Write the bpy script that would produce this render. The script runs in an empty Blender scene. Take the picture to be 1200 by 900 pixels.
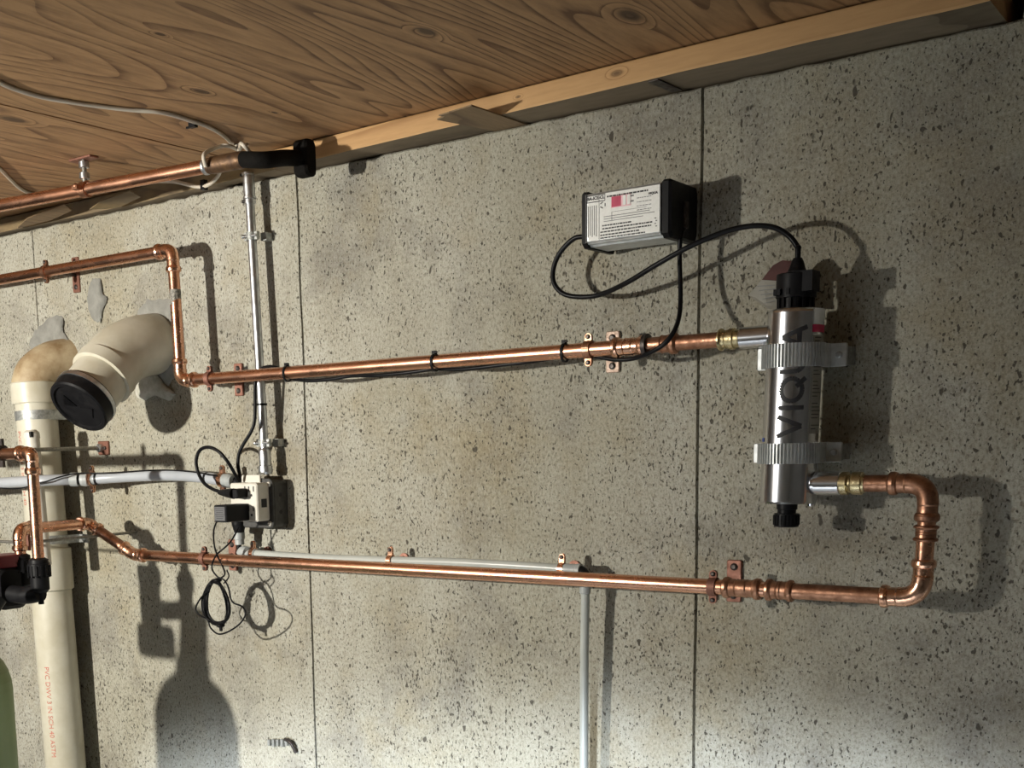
import bpy, math, random
from mathutils import Vector, Matrix, noise
random.seed(7)
PI = math.pi
sc = bpy.context.scene
COL = sc.collection
V = Vector

# ------------------------------------------------------------------ camera
PPX, PPY = 430.0, 720.0
AX_X = V((0.78517865, 0.06755168, -0.61557392))     # wall axes seen in camera space (right, down, forward)
AX_Y = V((0.61872976, -0.12706058, 0.77526066))
AX_Z = V((-0.02584502, -0.98959203, -0.14156149))
FPX, DIST = 1403.346, 1.7
CAM = V((0, -DIST, 0))
cam_d = bpy.data.cameras.new('camera'); cam = bpy.data.objects.new('camera', cam_d); COL.objects.link(cam)
right = V((AX_X[0], AX_Y[0], AX_Z[0])); down = V((AX_X[1], AX_Y[1], AX_Z[1])); fwd = V((AX_X[2], AX_Y[2], AX_Z[2]))
R = Matrix((right, -down, -fwd)).transposed()
cam.matrix_world = Matrix.Translation(CAM) @ R.to_4x4()
cam_d.sensor_fit = 'HORIZONTAL'; cam_d.sensor_width = 36; cam_d.lens = FPX * 36 / 1200
cam_d.shift_x = (600 - PPX) / 1200; cam_d.shift_y = -(450 - PPY) / 1200
cam_d.clip_start = 0.02
sc.camera = cam

# ------------------------------------------------------------------ world and lights
world = bpy.data.worlds.new('world'); sc.world = world; world.use_nodes = True
bg = world.node_tree.nodes['Background']; bg.inputs[0].default_value = (0.55, 0.62, 0.75, 1); bg.inputs[1].default_value = 0.10

def area_light(name, loc, target, size, watts, color, shape='DISK', spread=PI, size_y=None):
    l = bpy.data.lights.new(name, 'AREA'); l.shape = shape; l.size = size; l.energy = watts; l.color = color; l.spread = spread
    if size_y: l.size_y = size_y
    o = bpy.data.objects.new(name, l); COL.objects.link(o); o.location = loc
    o.rotation_euler = (V(target) - V(loc)).to_track_quat('-Z', 'Y').to_euler(); return o
LAMP = V((-2.1, -2.2, 0.12))
def spot_light(name, loc, target, deg, blend, watts, color, radius):
    l = bpy.data.lights.new(name, 'SPOT'); l.energy = watts; l.color = color
    l.spot_size = math.radians(deg); l.spot_blend = blend; l.shadow_soft_size = radius
    o = bpy.data.objects.new(name, l); COL.objects.link(o); o.location = loc
    o.rotation_euler = (V(target) - V(loc)).to_track_quat('-Z', 'Y').to_euler(); return o
spot_light('warm_work_light', LAMP, (-2.1, 0, -0.22), 95, 1.0, 320, (1.0, 0.95, 0.84), 0.034)
spot_light('cool_low_light', (-0.75, -2.6, -0.9), (-0.75, 0, -3.0), 100, 0.10, 640, (0.80, 0.89, 1.0), 0.1)
area_light('cool_fill_light', (-3.4, -4.85, 0.05), (-1.2, 0, -0.3), 1.1, 13, (0.84, 0.91, 1.0), 'RECTANGLE', PI, 0.6)  # added cool fill from behind the camera; no window stands there

vs = sc.view_settings
vs.view_transform = 'Standard'; vs.look = 'None'; vs.exposure = 0.04; vs.gamma = 1.0; vs.use_curve_mapping = False

# ------------------------------------------------------------------ helpers: points
def _ray(x, y):
    c = V((x - PPX, y - PPY, FPX)); return V((c.dot(AX_X), c.dot(AX_Y), c.dot(AX_Z)))
def W(x, y, d=0.0):
    """point at stand-off d from the concrete wall"""
    r = _ray(x, y); return CAM + r * ((DIST - d) / r.y)
def WZ(x, y, z):
    """point at height z (wall top, ceiling)"""
    r = _ray(x, y); return CAM + r * (z / r.z)

# ------------------------------------------------------------------ helpers: materials
MATS = {}
def nd(nt, t, **kw):
    n = nt.nodes.new(t)
    for k, v in kw.items():
        if k.startswith('_'): setattr(n, k[1:], v)
        else: n.inputs[k].default_value = v
    return n
def ramp(nt, src, stops):
    r = nt.nodes.new('ShaderNodeValToRGB'); e = r.color_ramp.elements
    while len(e) < len(stops): e.new(0.5)
    for i, (p, c) in enumerate(stops):
        e[i].position = p; e[i].color = (c, c, c, 1) if isinstance(c, (int, float)) else (*c, 1)
    nt.links.new(src, r.inputs[0]); return r.outputs[0]
def mixc(nt, fac, a, b, mode='MIX'):
    m = nt.nodes.new('ShaderNodeMix'); m.data_type = 'RGBA'; m.blend_type = mode
    for sock, v in ((m.inputs[0], fac), (m.inputs[6], a), (m.inputs[7], b)):
        if hasattr(v, 'default_value') and not isinstance(v, (float, int, tuple)): nt.links.new(v, sock)
        elif isinstance(v, tuple): sock.default_value = (*v, 1)
        else: sock.default_value = v
    return m.outputs[2]
def math_n(nt, op, a, b=None, clamp=False):
    m = nt.nodes.new('ShaderNodeMath'); m.operation = op; m.use_clamp = clamp
    for i, v in enumerate((a, b)):
        if v is None: continue
        if isinstance(v, (int, float)): m.inputs[i].default_value = v
        else: nt.links.new(v, m.inputs[i])
    return m.outputs[0]
def coords(nt, scale=(1, 1, 1), loc=(0, 0, 0)):
    g = nt.nodes.new('ShaderNodeNewGeometry'); m = nt.nodes.new('ShaderNodeMapping')
    m.inputs['Scale'].default_value = scale; m.inputs['Location'].default_value = loc
    nt.links.new(g.outputs['Position'], m.inputs[0]); return m.outputs[0]
def noise_n(nt, vec, scale, detail=4, rough=0.5, out='Fac', dist=0.0):
    n = nd(nt, 'ShaderNodeTexNoise', Scale=scale, Detail=detail, Roughness=rough, Distortion=dist)
    nt.links.new(vec, n.inputs['Vector']); return n.outputs[out]
def base_mat(name, color=(0.5, 0.5, 0.5), rough=0.5, metal=0.0):
    m = bpy.data.materials.new(name); m.use_nodes = True; b = m.node_tree.nodes['Principled BSDF']
    b.inputs['Base Color'].default_value = (*color, 1); b.inputs['Roughness'].default_value = rough; b.inputs['Metallic'].default_value = metal
    MATS[name] = m; return m, m.node_tree, b
def worn(name, c1, c2, r1, r2, metal=0.0, scale=30, bump=0.0, stretch=(1, 1, 1), bscale=None, detail=4):
    """two-tone procedural material with noise in colour, gloss and relief"""
    m, nt, b = base_mat(name, c1, r1, metal)
    co = coords(nt, stretch); n = noise_n(nt, co, scale, detail, 0.6)
    f = ramp(nt, n, ((0.36, 0.0), (0.66, 1.0)))
    nt.links.new(mixc(nt, f, c1, c2), b.inputs['Base Color'])
    nt.links.new(math_n(nt, 'MULTIPLY_ADD', f, r2 - r1), b.inputs['Roughness'])
    mm = b.inputs['Roughness'].links[0].from_node; mm.inputs[2].default_value = r1
    if bump:
        n2 = noise_n(nt, co, bscale or scale * 3, 3)
        bp = nd(nt, 'ShaderNodeBump', Strength=bump, Distance=0.002); nt.links.new(n2, bp.inputs['Height']); nt.links.new(bp.outputs[0], b.inputs['Normal'])
    return m

M = {}; MATS_SPEC = []
M['copper'] = worn('copper', (0.80, 0.45, 0.31), (0.62, 0.31, 0.19), 0.22, 0.34, 1.0, 45, 0.12, (0.35, 1, 1))
M['copper_dull'] = worn('copper_dull', (0.52, 0.28, 0.18), (0.26, 0.13, 0.08), 0.34, 0.5, 1.0, 70, 0.2)
M['burnt'] = worn('burnt_copper', (0.16, 0.09, 0.045), (0.07, 0.04, 0.025), 0.4, 0.6, 0.6, 60, 0.2)
M['copper_bright'] = worn('copper_bright', (0.88, 0.54, 0.38), (0.66, 0.35, 0.22), 0.18, 0.3, 1.0, 60, 0.15)
M['copper_plate'] = worn('copper_plate', (0.27, 0.13, 0.095), (0.18, 0.08, 0.055), 0.45, 0.6, 0.6, 80, 0.2)
M['pale_plate'] = worn('pale_plate', (0.55, 0.42, 0.34), (0.38, 0.27, 0.21), 0.45, 0.6, 0.5, 300, 0.3)
M['brass'] = worn('brass', (0.72, 0.62, 0.38), (0.46, 0.37, 0.20), 0.25, 0.4, 1.0, 90, 0.15)
M['chrome'] = worn('chrome', (0.72, 0.72, 0.74), (0.64, 0.64, 0.67), 0.17, 0.21, 1.0, 20, 0.0, (1, 1, 0.1))
M['galv'] = worn('galvanised', (0.62, 0.64, 0.66), (0.42, 0.44, 0.46), 0.3, 0.45, 1.0, 60, 0.1)
M['galv_flat'] = worn('galvanised_sheet', (0.42, 0.43, 0.42), (0.24, 0.25, 0.24), 0.45, 0.6, 0.7, 120, 0.1)
M['alu'] = worn('ribbed_aluminium', (0.62, 0.64, 0.64), (0.50, 0.52, 0.52), 0.38, 0.45, 0.6, 80)
M['dark_steel'] = worn('dark_steel', (0.10, 0.09, 0.08), (0.05, 0.04, 0.04), 0.4, 0.55, 0.8, 90, 0.1)
M['steel_rod'] = worn('steel_rod', (0.30, 0.29, 0.26), (0.2, 0.19, 0.17), 0.4, 0.5, 0.8, 200, 0.3)
M['rubber'] = worn('black_rubber', (0.006, 0.006, 0.007), (0.010, 0.010, 0.011), 0.42, 0.55, 0, 60, 0.05)
M['blackp'] = worn('black_plastic', (0.007, 0.007, 0.008), (0.010, 0.010, 0.011), 0.38, 0.5, 0, 90, 0.05)
M['cable'] = worn('black_cable', (0.005, 0.005, 0.006), (0.008, 0.008, 0.009), 0.3, 0.38, 0, 40)
for k_ in ('rubber', 'blackp', 'cable', 'foam'): MATS_SPEC.append(k_)
M['foam'] = worn('black_foam', (0.004, 0.0035, 0.003), (0.008, 0.007, 0.006), 0.8, 0.9, 0, 120, 0.4)
M['whitep'] = worn('white_plastic', (0.62, 0.60, 0.54), (0.54, 0.52, 0.46), 0.35, 0.45, 0, 30)
M['whited'] = worn('grey_white_plastic', (0.42, 0.41, 0.37), (0.36, 0.35, 0.31), 0.4, 0.5, 0, 30)
M['slot'] = worn('dark_slot', (0.01, 0.01, 0.01), (0.02, 0.02, 0.02), 0.7, 0.8, 0, 30)
M['label'] = worn('label_paper', (0.80, 0.80, 0.77), (0.74, 0.74, 0.71), 0.42, 0.5, 0, 200)
M['ink'] = worn('black_ink', (0.015, 0.015, 0.018), (0.02, 0.02, 0.022), 0.5, 0.6, 0, 20)
M['greyink'] = worn('grey_ink', (0.16, 0.16, 0.16), (0.2, 0.2, 0.2), 0.5, 0.6, 0, 20)
M['rating'] = worn('rating_label', (0.07, 0.07, 0.075), (0.09, 0.09, 0.095), 0.5, 0.6, 0, 20)
M['redink'] = worn('red_ink', (0.55, 0.02, 0.09), (0.42, 0.01, 0.06), 0.4, 0.5, 0, 20)
M['pinkink'] = worn('pink_ink', (0.80, 0.45, 0.50), (0.80, 0.60, 0.62), 0.4, 0.5, 0, 60)
M['redprint'] = worn('red_print', (0.42, 0.10, 0.07), (0.5, 0.2, 0.15), 0.6, 0.7, 0, 400)
M['pvc'] = worn('cream_pvc', (0.52, 0.50, 0.42), (0.43, 0.40, 0.31), 0.35, 0.5, 0, 14, 0.05)
M['pvc_stained'] = worn('stained_pvc', (0.42, 0.34, 0.22), (0.24, 0.16, 0.08), 0.5, 0.7, 0, 22, 0.2)
M['pex'] = worn('grey_plastic_pipe', (0.37, 0.39, 0.42), (0.32, 0.34, 0.37), 0.28, 0.38, 0, 14)
M['pexf'] = worn('grey_plastic_fitting', (0.36, 0.38, 0.38), (0.28, 0.30, 0.30), 0.38, 0.48, 0, 40)
M['hose'] = worn('milky_hose', (0.42, 0.44, 0.42), (0.37, 0.39, 0.37), 0.28, 0.34, 0, 14)
M['white_cable'] = worn('white_cable', (0.55, 0.50, 0.42), (0.45, 0.40, 0.33), 0.45, 0.55, 0, 20)
M['blue'] = worn('blue_plastic', (0.01, 0.05, 0.28), (0.015, 0.07, 0.34), 0.4, 0.5, 0, 20)
M['green'] = worn('green_tank_shell', (0.20, 0.26, 0.11), (0.17, 0.22, 0.09), 0.4, 0.5, 0, 6, 0.1)
M['maroon'] = worn('maroon_plastic', (0.16, 0.02, 0.03), (0.12, 0.015, 0.02), 0.35, 0.45, 0, 20)
M['mortar'] = worn('grey_mortar', (0.24, 0.24, 0.22), (0.18, 0.18, 0.165), 0.85, 0.95, 0, 45, 0.5)
M['lime'] = worn('white_mortar_smear', (0.50, 0.49, 0.44), (0.36, 0.35, 0.29), 0.85, 0.95, 0, 60, 0.6)
M['paint'] = worn('pale_painted_wall', (0.55, 0.54, 0.50), (0.46, 0.45, 0.41), 0.8, 0.9, 0, 3, 0.2)
M['box_shaded'] = worn('shaded_box_steel', (0.055, 0.055, 0.052), (0.035, 0.034, 0.032), 0.5, 0.6, 0.3, 90)  # shade on the box side and cover plate is put into this colour
M['mottle'] = worn('mottled_sticker', (0.30, 0.28, 0.24), (0.03, 0.03, 0.025), 0.5, 0.6, 0, 220)
M['floorc'] = worn('floor_concrete', (0.26, 0.25, 0.23), (0.20, 0.19, 0.17), 0.8, 0.9, 0, 3, 0.3)
M['tagc'] = worn('grey_card', (0.30, 0.29, 0.25), (0.26, 0.25, 0.21), 0.6, 0.7, 0, 50)
M['tagr'] = worn('shaded_red_card', (0.07, 0.014, 0.01), (0.05, 0.011, 0.009), 0.6, 0.7, 0, 50)  # red darkened: the shade on the card is put into the colour

for k_ in MATS_SPEC: M[k_].node_tree.nodes['Principled BSDF'].inputs['Specular IOR Level'].default_value = 0.12
def wood(name, c_hi, c_lo, axis='Y', contour=9.0, sx=5.0, sy=0.8, knots=(), rough=0.7, fine=1.0, stain=None):
    m, nt, b = base_mat(name, c_hi, rough)
    s = (sx, sy, 1) if axis == 'Y' else (sy, 3.0, sx)
    co = coords(nt, s)
    kn = None; vec = co
    for (kp, kr) in knots:                       # the grain runs round each knot
        g = coords(nt, tuple((1.0 / kr) if a != axis else 0.45 / kr for a in 'XYZ'), tuple(-p * ((1.0 / kr) if a != axis else 0.45 / kr) for a, p in zip('XYZ', kp)))
        ln = nt.nodes.new('ShaderNodeVectorMath'); ln.operation = 'LENGTH'; nt.links.new(g, ln.inputs[0])
        k = ramp(nt, ln.outputs['Value'], ((0.0, 1.0), (1.0, 0.0)))
        kn = k if kn is None else math_n(nt, 'MAXIMUM', kn, k)
    n = noise_n(nt, co, 1.0, 2.0, 0.45, dist=0.35)
    v = math_n(nt, 'MULTIPLY', n, contour)
    if kn is not None: v = math_n(nt, 'ADD', v, math_n(nt, 'MULTIPLY', kn, 2.6))
    fr = math_n(nt, 'FRACT', v)
    line = ramp(nt, fr, ((0.0, 0.25), (0.10, 0.0), (0.72, 0.25), (0.95, 1.0)))
    f2 = noise_n(nt, coords(nt, tuple(q * 22 for q in s)), 1.0, 4, 0.6)
    pat = noise_n(nt, coords(nt, (1, 1, 1)), 2.2, 3)
    f = math_n(nt, 'MULTIPLY', line, ramp(nt, pat, ((0.3, 0.45), (0.7, 1.0))))
    f = math_n(nt, 'ADD', f, math_n(nt, 'MULTIPLY', ramp(nt, f2, ((0.4, 0.0), (0.75, 0.5))), fine), clamp=True)
    c = mixc(nt, f, c_hi, c_lo)
    if kn is not None: c = mixc(nt, ramp(nt, kn, ((0.45, 0.0), (0.75, 0.85))), c, tuple(q * 0.35 for q in c_lo))
    if stain: c = mixc(nt, ramp(nt, noise_n(nt, coords(nt), 6.0, 5, 0.6), ((0.42, 0.0), (0.6, 0.75))), c, stain)
    nt.links.new(c, b.inputs['Base Color'])
    bp = nd(nt, 'ShaderNodeBump', Strength=0.25, Distance=0.001); bp.invert = True; nt.links.new(f, bp.inputs['Height']); nt.links.new(bp.outputs[0], b.inputs['Normal'])
    return m
ZC = 0.5215            # underside of the plywood
ZW = 0.4857            # top of the concrete
ck = [(WZ(235, 107, ZC), 0.018), (WZ(500, 37, ZC), 0.022), (WZ(738, 18, ZC), 0.03), (WZ(15, 140, ZC), 0.03), (WZ(188, 40, ZC), 0.010), (WZ(322, 132, ZC), 0.008)]
M['ply'] = wood('plywood', (0.34, 0.195, 0.088), (0.11, 0.05, 0.018), 'Y', 32, 3.6, 0.5, ck, 0.65)
M['sill'] = wood('pale_pine', (0.50, 0.30, 0.13), (0.30, 0.16, 0.06), 'X', 5, 8, 0.9, [(V((-0.815, -0.078, 0.507)), 0.011), (V((-0.98, -0.07, 0.508)), 0.005)], 0.7, 0.6)
M['sill_dirty'] = wood('dirty_pine', (0.26, 0.19, 0.09), (0.10, 0.065, 0.035), 'X', 6, 9, 1.2, (), 0.85, 0.8, (0.10, 0.075, 0.05))
M['under'] = wood('grey_underside', (0.20, 0.155, 0.10), (0.10, 0.075, 0.045), 'X', 6, 9, 1.2, (), 0.85, 0.8)  # darker, greyer wood for the faces that look down
M['shim'] = wood('cedar_shim', (0.22, 0.15, 0.08), (0.11, 0.07, 0.04), 'Y', 6, 16, 1.2, (), 0.75)

def concrete():
    m, nt, b = base_mat('concrete', (0.3, 0.28, 0.24), 0.9)
    co = coords(nt)
    big = noise_n(nt, coords(nt, (1, 1, 0.6)), 1.6, 5, 0.6)
    c = mixc(nt, ramp(nt, big, ((0.35, 0.0), (0.65, 1.0))), (0.320, 0.305, 0.235), (0.425, 0.418, 0.365))
    mid = noise_n(nt, coords(nt, (1.6, 1, 0.35)), 9, 5, 0.65)
    c = mixc(nt, ramp(nt, mid, ((0.42, 0.0), (0.72, 0.5))), c, (0.25, 0.225, 0.165))
    blot = noise_n(nt, coords(nt, (1, 1, 1), (5, 0, 2)), 3.4, 5, 0.7)
    c = mixc(nt, ramp(nt, blot, ((0.50, 0.0), (0.64, 0.75))), c, (0.20, 0.19, 0.165))
    blot2 = noise_n(nt, coords(nt, (1, 1, 1), (1, 0, 7)), 2.6, 5, 0.7)
    c = mixc(nt, ramp(nt, blot2, ((0.50, 0.0), (0.66, 0.6))), c, (0.28, 0.23, 0.13))
    fine = noise_n(nt, coords(nt, (1, 1, 0.6)), 260, 4, 0.75)
    c = mixc(nt, ramp(nt, fine, ((0.34, 0.72), (0.51, 0.0))), c, (0.15, 0.13, 0.09))
    c = mixc(nt, ramp(nt, fine, ((0.52, 0.0), (0.70, 0.35))), c, (0.50, 0.485, 0.43))
    # air holes left by the formwork, more of them in some regions
    hole_h = None; hole = None
    dens = ramp(nt, noise_n(nt, coords(nt, (1, 1, 1), (3, 1, 0)), 3.0, 3), ((0.35, 0.45), (0.65, 1.0)))
    cl = noise_n(nt, coords(nt, (1, 1, 1), (9, 1, 4)), 14.0, 4, 0.6)
    cl = ramp(nt, cl, ((0.35, 0.0), (0.62, 0.05)))
    for sc_, lo, seed in ((250, 0.672, 0), (135, 0.688, 5), (60, 0.745, 11)):
        nn = noise_n(nt, coords(nt, (1, 1, 0.62), (seed, seed, seed)), sc_, 1.5, 0.55)
        lim = math_n(nt, 'SUBTRACT', lo + 0.02, cl)
        lim = math_n(nt, 'SUBTRACT', lim, math_n(nt, 'MULTIPLY', dens, 0.03))
        h = math_n(nt, 'MULTIPLY', math_n(nt, 'SUBTRACT', nn, lim), 28.0, clamp=True)
        hole = h if hole is None else math_n(nt, 'MAXIMUM', hole, h)
    v = nd(nt, 'ShaderNodeTexVoronoi', Scale=58.0); nt.links.new(coords(nt, (1, 0.0, 0.6), (3, 0, 3)), v.inputs['Vector'])
    sp = nt.nodes.new('ShaderNodeSeparateColor'); nt.links.new(v.outputs['Color'], sp.inputs[0])
    h = math_n(nt, 'MULTIPLY', math_n(nt, 'MULTIPLY', math_n(nt, 'SUBTRACT', 0.15, v.outputs['Distance']), 14.0, clamp=True), math_n(nt, 'LESS_THAN', sp.outputs[0], 0.09))
    hole = math_n(nt, 'MAXIMUM', hole, h)
    c = mixc(nt, math_n(nt, 'MULTIPLY', hole, 0.86), c, (0.045, 0.038, 0.028))
    nt.links.new(c, b.inputs['Base Color'])
    h1 = math_n(nt, 'MULTIPLY', noise_n(nt, co, 28, 6, 0.65), 1.0)
    hh = math_n(nt, 'ADD', h1, math_n(nt, 'MULTIPLY', fine, 1.3))
    hh = math_n(nt, 'SUBTRACT', hh, math_n(nt, 'MULTIPLY', hole, 0.6))
    # rough, poorly vibrated areas
    rmask = ramp(nt, noise_n(nt, coords(nt, (1, 1, 1), (2, 0, 1)), 2.4, 4, 0.6), ((0.5, 0.0), (0.66, 1.0)))
    hh = math_n(nt, 'ADD', hh, math_n(nt, 'MULTIPLY', rmask, noise_n(nt, co, 75, 4, 0.7)))
    bp = nd(nt, 'ShaderNodeBump', Strength=0.8, Distance=0.003); nt.links.new(hh, bp.inputs['Height']); nt.links.new(bp.outputs[0], b.inputs['Normal'])
    return m
M['concrete'] = concrete()

# ------------------------------------------------------------------ helpers: meshes and objects
class MB:
    def __init__(s): s.v = []; s.f = []; s.sm = []
    def add(s, vs_, fs, smooth=False):
        o = len(s.v); s.v += [V(q) for q in vs_]; s.f += [tuple(i + o for i in f) for f in fs]; s.sm += [smooth] * len(fs); return s
    def box(s, c, size, rot=None):
        c = V(c); h = V(size) / 2
        vs_ = [V((x * h.x, y * h.y, z * h.z)) for x in (-1, 1) for y in (-1, 1) for z in (-1, 1)]
        if rot is not None: vs_ = [rot @ q for q in vs_]
        return s.add([c + q for q in vs_], [(0, 1, 3, 2), (4, 6, 7, 5), (0, 4, 5, 1), (2, 3, 7, 6), (0, 2, 6, 4), (1, 5, 7, 3)])
    def rbox(s, c, size, r, axis='Y', n=4):
        """box with edges along the axis rounded and a small chamfer on the faces"""
        c = V(c); dim = list(size); ia = 'XYZ'.index(axis); a, b_ = [i for i in range(3) if i != ia]
        pts = []
        for sx, sy, a0 in ((1, 1, 0), (-1, 1, 90), (-1, -1, 180), (1, -1, 270)):
            for k in range(n + 1):
                t = math.radians(a0 + 90 * k / n); pts.append((sx * (dim[a] / 2 - r) + r * math.cos(t), sy * (dim[b_] / 2 - r) + r * math.sin(t)))
        ch = min(r * 0.4, dim[ia] * 0.2); L = dim[ia] / 2; rings = []
        for off, k in ((-L, 1), (-L + ch, 0), (L - ch, 0), (L, 1)):
            ring = []
            for (p, q) in pts:
                fx = 1 - k * ch / (dim[a] / 2); fy = 1 - k * ch / (dim[b_] / 2)
                w = [0, 0, 0]; w[ia] = off; w[a] = p * fx; w[b_] = q * fy; ring.append(c + V(w))
            rings.append(ring)
        N = len(pts); vs_ = [q for r_ in rings for q in r_]
        fs = [(i * N + j, i * N + (j + 1) % N, (i + 1) * N + (j + 1) % N, (i + 1) * N + j) for i in range(3) for j in range(N)]
        s.add(vs_, fs); s.add(rings[0], [tuple(range(N))[::-1]]); s.add(rings[3], [tuple(range(N))]); return s
    def sweep(s, path, rad, seg=16, cap=True, up=None, prof=None):
        path = [V(q) for q in path]; n = len(path)
        if isinstance(rad, (int, float)): rad = [rad] * n
        tans = []
        for i in range(n):
            t = V((0, 0, 0))
            if i > 0: t += (path[i] - path[i - 1]).normalized() if (path[i] - path[i - 1]).length > 1e-9 else V((0, 0, 0))
            if i < n - 1: t += (path[i + 1] - path[i]).normalized() if (path[i + 1] - path[i]).length > 1e-9 else V((0, 0, 0))
            if t.length < 1e-9: t = tans[-1] if tans else (path[-1] - path[0])
            tans.append(t.normalized())
        u = V(up) if up else V((0, 0, 1)) if abs(tans[0].z) < 0.9 else V((1, 0, 0))
        rings = []
        for i in range(n):
            u = (u - tans[i] * u.dot(tans[i])).normalized(); w = tans[i].cross(u)
            if prof: ring = [path[i] + (u * a + w * b_) * rad[i] for a, b_ in prof]
            else: ring = [path[i] + (u * math.cos(2 * PI * k / seg) + w * math.sin(2 * PI * k / seg)) * rad[i] for k in range(seg)]
            rings.append(ring)
        N = len(rings[0])
        s.add([q for r_ in rings for q in r_], [(i * N + j, (i + 1) * N + j, (i + 1) * N + (j + 1) % N, i * N + (j + 1) % N) for i in range(n - 1) for j in range(N)], not prof)
        if cap: s.add(rings[0], [tuple(range(N))]); s.add(rings[-1], [tuple(range(N))[::-1]])
        return s
    def cyl(s, a, b_, r, seg=16, r2=None): return s.sweep([a, b_], [r, r if r2 is None else r2], seg)
    def prof(s, a, b_, stops, seg=20):
        """turned piece between a and b: stops are (fraction, radius); sharp steps repeat the fraction"""
        a = V(a); b_ = V(b_); n = len(stops); d = (b_ - a)
        u = V((0, 0, 1)) if abs(d.normalized().z) < 0.9 else V((1, 0, 0)); t = d.normalized(); u = (u - t * u.dot(t)).normalized(); w = t.cross(u)
        ring = lambda f, r: [a + d * f + (u * math.cos(2 * PI * k / seg) + w * math.sin(2 * PI * k / seg)) * r for k in range(seg)]
        for i in range(n - 1):
            if abs(stops[i][0] - stops[i + 1][0]) < 1e-6 and abs(stops[i][1] - stops[i + 1][1]) < 1e-9: continue
            s.add(ring(*stops[i]) + ring(*stops[i + 1]), [(j, seg + j, seg + (j + 1) % seg, (j + 1) % seg) for j in range(seg)], True)
        s.add(ring(*stops[0]), [tuple(range(seg))]); s.add(ring(*stops[-1]), [tuple(range(seg))[::-1]]); return s
    def ball(s, c, r, n=10, m=7):
        c = V(c); rx, ry, rz = (r, r, r) if isinstance(r, (int, float)) else r
        vs_ = [c + V((0, 0, rz))] + [c + V((rx * math.sin(PI * i / m) * math.cos(2 * PI * j / n), ry * math.sin(PI * i / m) * math.sin(2 * PI * j / n), rz * math.cos(PI * i / m))) for i in range(1, m) for j in range(n)] + [c - V((0, 0, rz))]
        fs = [(0, 1 + j, 1 + (j + 1) % n) for j in range(n)] + [(1 + (i - 1) * n + j, 1 + i * n + j, 1 + i * n + (j + 1) % n, 1 + (i - 1) * n + (j + 1) % n) for i in range(1, m - 1) for j in range(n)]
        fs += [(len(vs_) - 1, 1 + (m - 2) * n + (j + 1) % n, 1 + (m - 2) * n + j) for j in range(n)]
        return s.add(vs_, fs, True)
    def prism(s, pts, off):
        """flat outline (3-D points) given thickness along off"""
        pts = [V(p) for p in pts]; o = V(off); n = len(pts)
        return s.add(pts + [p + o for p in pts], [tuple(range(n)), tuple(range(2 * n - 1, n - 1, -1))] + [(i, i + n, (i + 1) % n + n, (i + 1) % n) for i in range(n)])
    def build(s, name, mat, parent=None, label=None):
        org = V(parent['_w']) if parent is not None and '_w' in parent else V((0, 0, 0))
        mid = V((0, 0, 0))
        for q in s.v: mid += q
        mid /= max(1, len(s.v))
        me = bpy.data.meshes.new(name); me.from_pydata([q - mid for q in s.v], [], s.f)
        me.polygons.foreach_set('use_smooth', s.sm); me.update()
        import bmesh
        bm = bmesh.new(); bm.from_mesh(me); bmesh.ops.recalc_face_normals(bm, faces=bm.faces); bm.to_mesh(me); bm.free()
        me.materials.append(MATS[mat] if mat in MATS else M[mat])
        o = bpy.data.objects.new(name, me); COL.objects.link(o); o.location = mid - org
        o['_w'] = tuple(mid)
        if parent is not None: o.parent = parent
        if label: o['label'] = label
        return o
def tag(o, label, cat, group=None, kind=None):
    o['label'] = label; o['category'] = cat
    if group: o['group'] = group
    if kind: o['kind'] = kind
    return o
def thing(name, label, cat, loc, group=None):
    o = bpy.data.objects.new(name, None); COL.objects.link(o); o.location = V(loc); o['_w'] = tuple(V(loc)); o.empty_display_size = 0.05
    return tag(o, label, cat, group)
def spline(pts, n=10):
    pts = [V(p) for p in pts]; P = [pts[0] * 2 - pts[1]] + pts + [pts[-1] * 2 - pts[-2]]; out = []
    for i in range(1, len(P) - 2):
        for k in range(n):
            t = k / n; a, b_, c, d = P[i - 1], P[i], P[i + 1], P[i + 2]
            out.append(0.5 * ((2 * b_) + (c - a) * t + (2 * a - 5 * b_ + 4 * c - d) * t * t + (3 * b_ - a - 3 * c + d) * t ** 3))
    out.append(pts[-1]); return out
def WP(*pts): return [W(*p) for p in pts]
def text_geo(txt, size, bold=0.0):
    cu = bpy.data.curves.new('t', 'FONT'); cu.body = txt; cu.size = size; cu.offset = bold; cu.align_x = 'CENTER'; cu.align_y = 'CENTER'; cu.resolution_u = 3
    ob = bpy.data.objects.new('t', cu); COL.objects.link(ob); dg = bpy.context.evaluated_depsgraph_get(); dg.update()
    me = bpy.data.meshes.new_from_object(ob.evaluated_get(dg)); r = ([v.co.copy() for v in me.vertices], [tuple(p.vertices) for p in me.polygons])
    bpy.data.objects.remove(ob); bpy.data.meshes.remove(me); bpy.data.curves.remove(cu); return r

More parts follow.
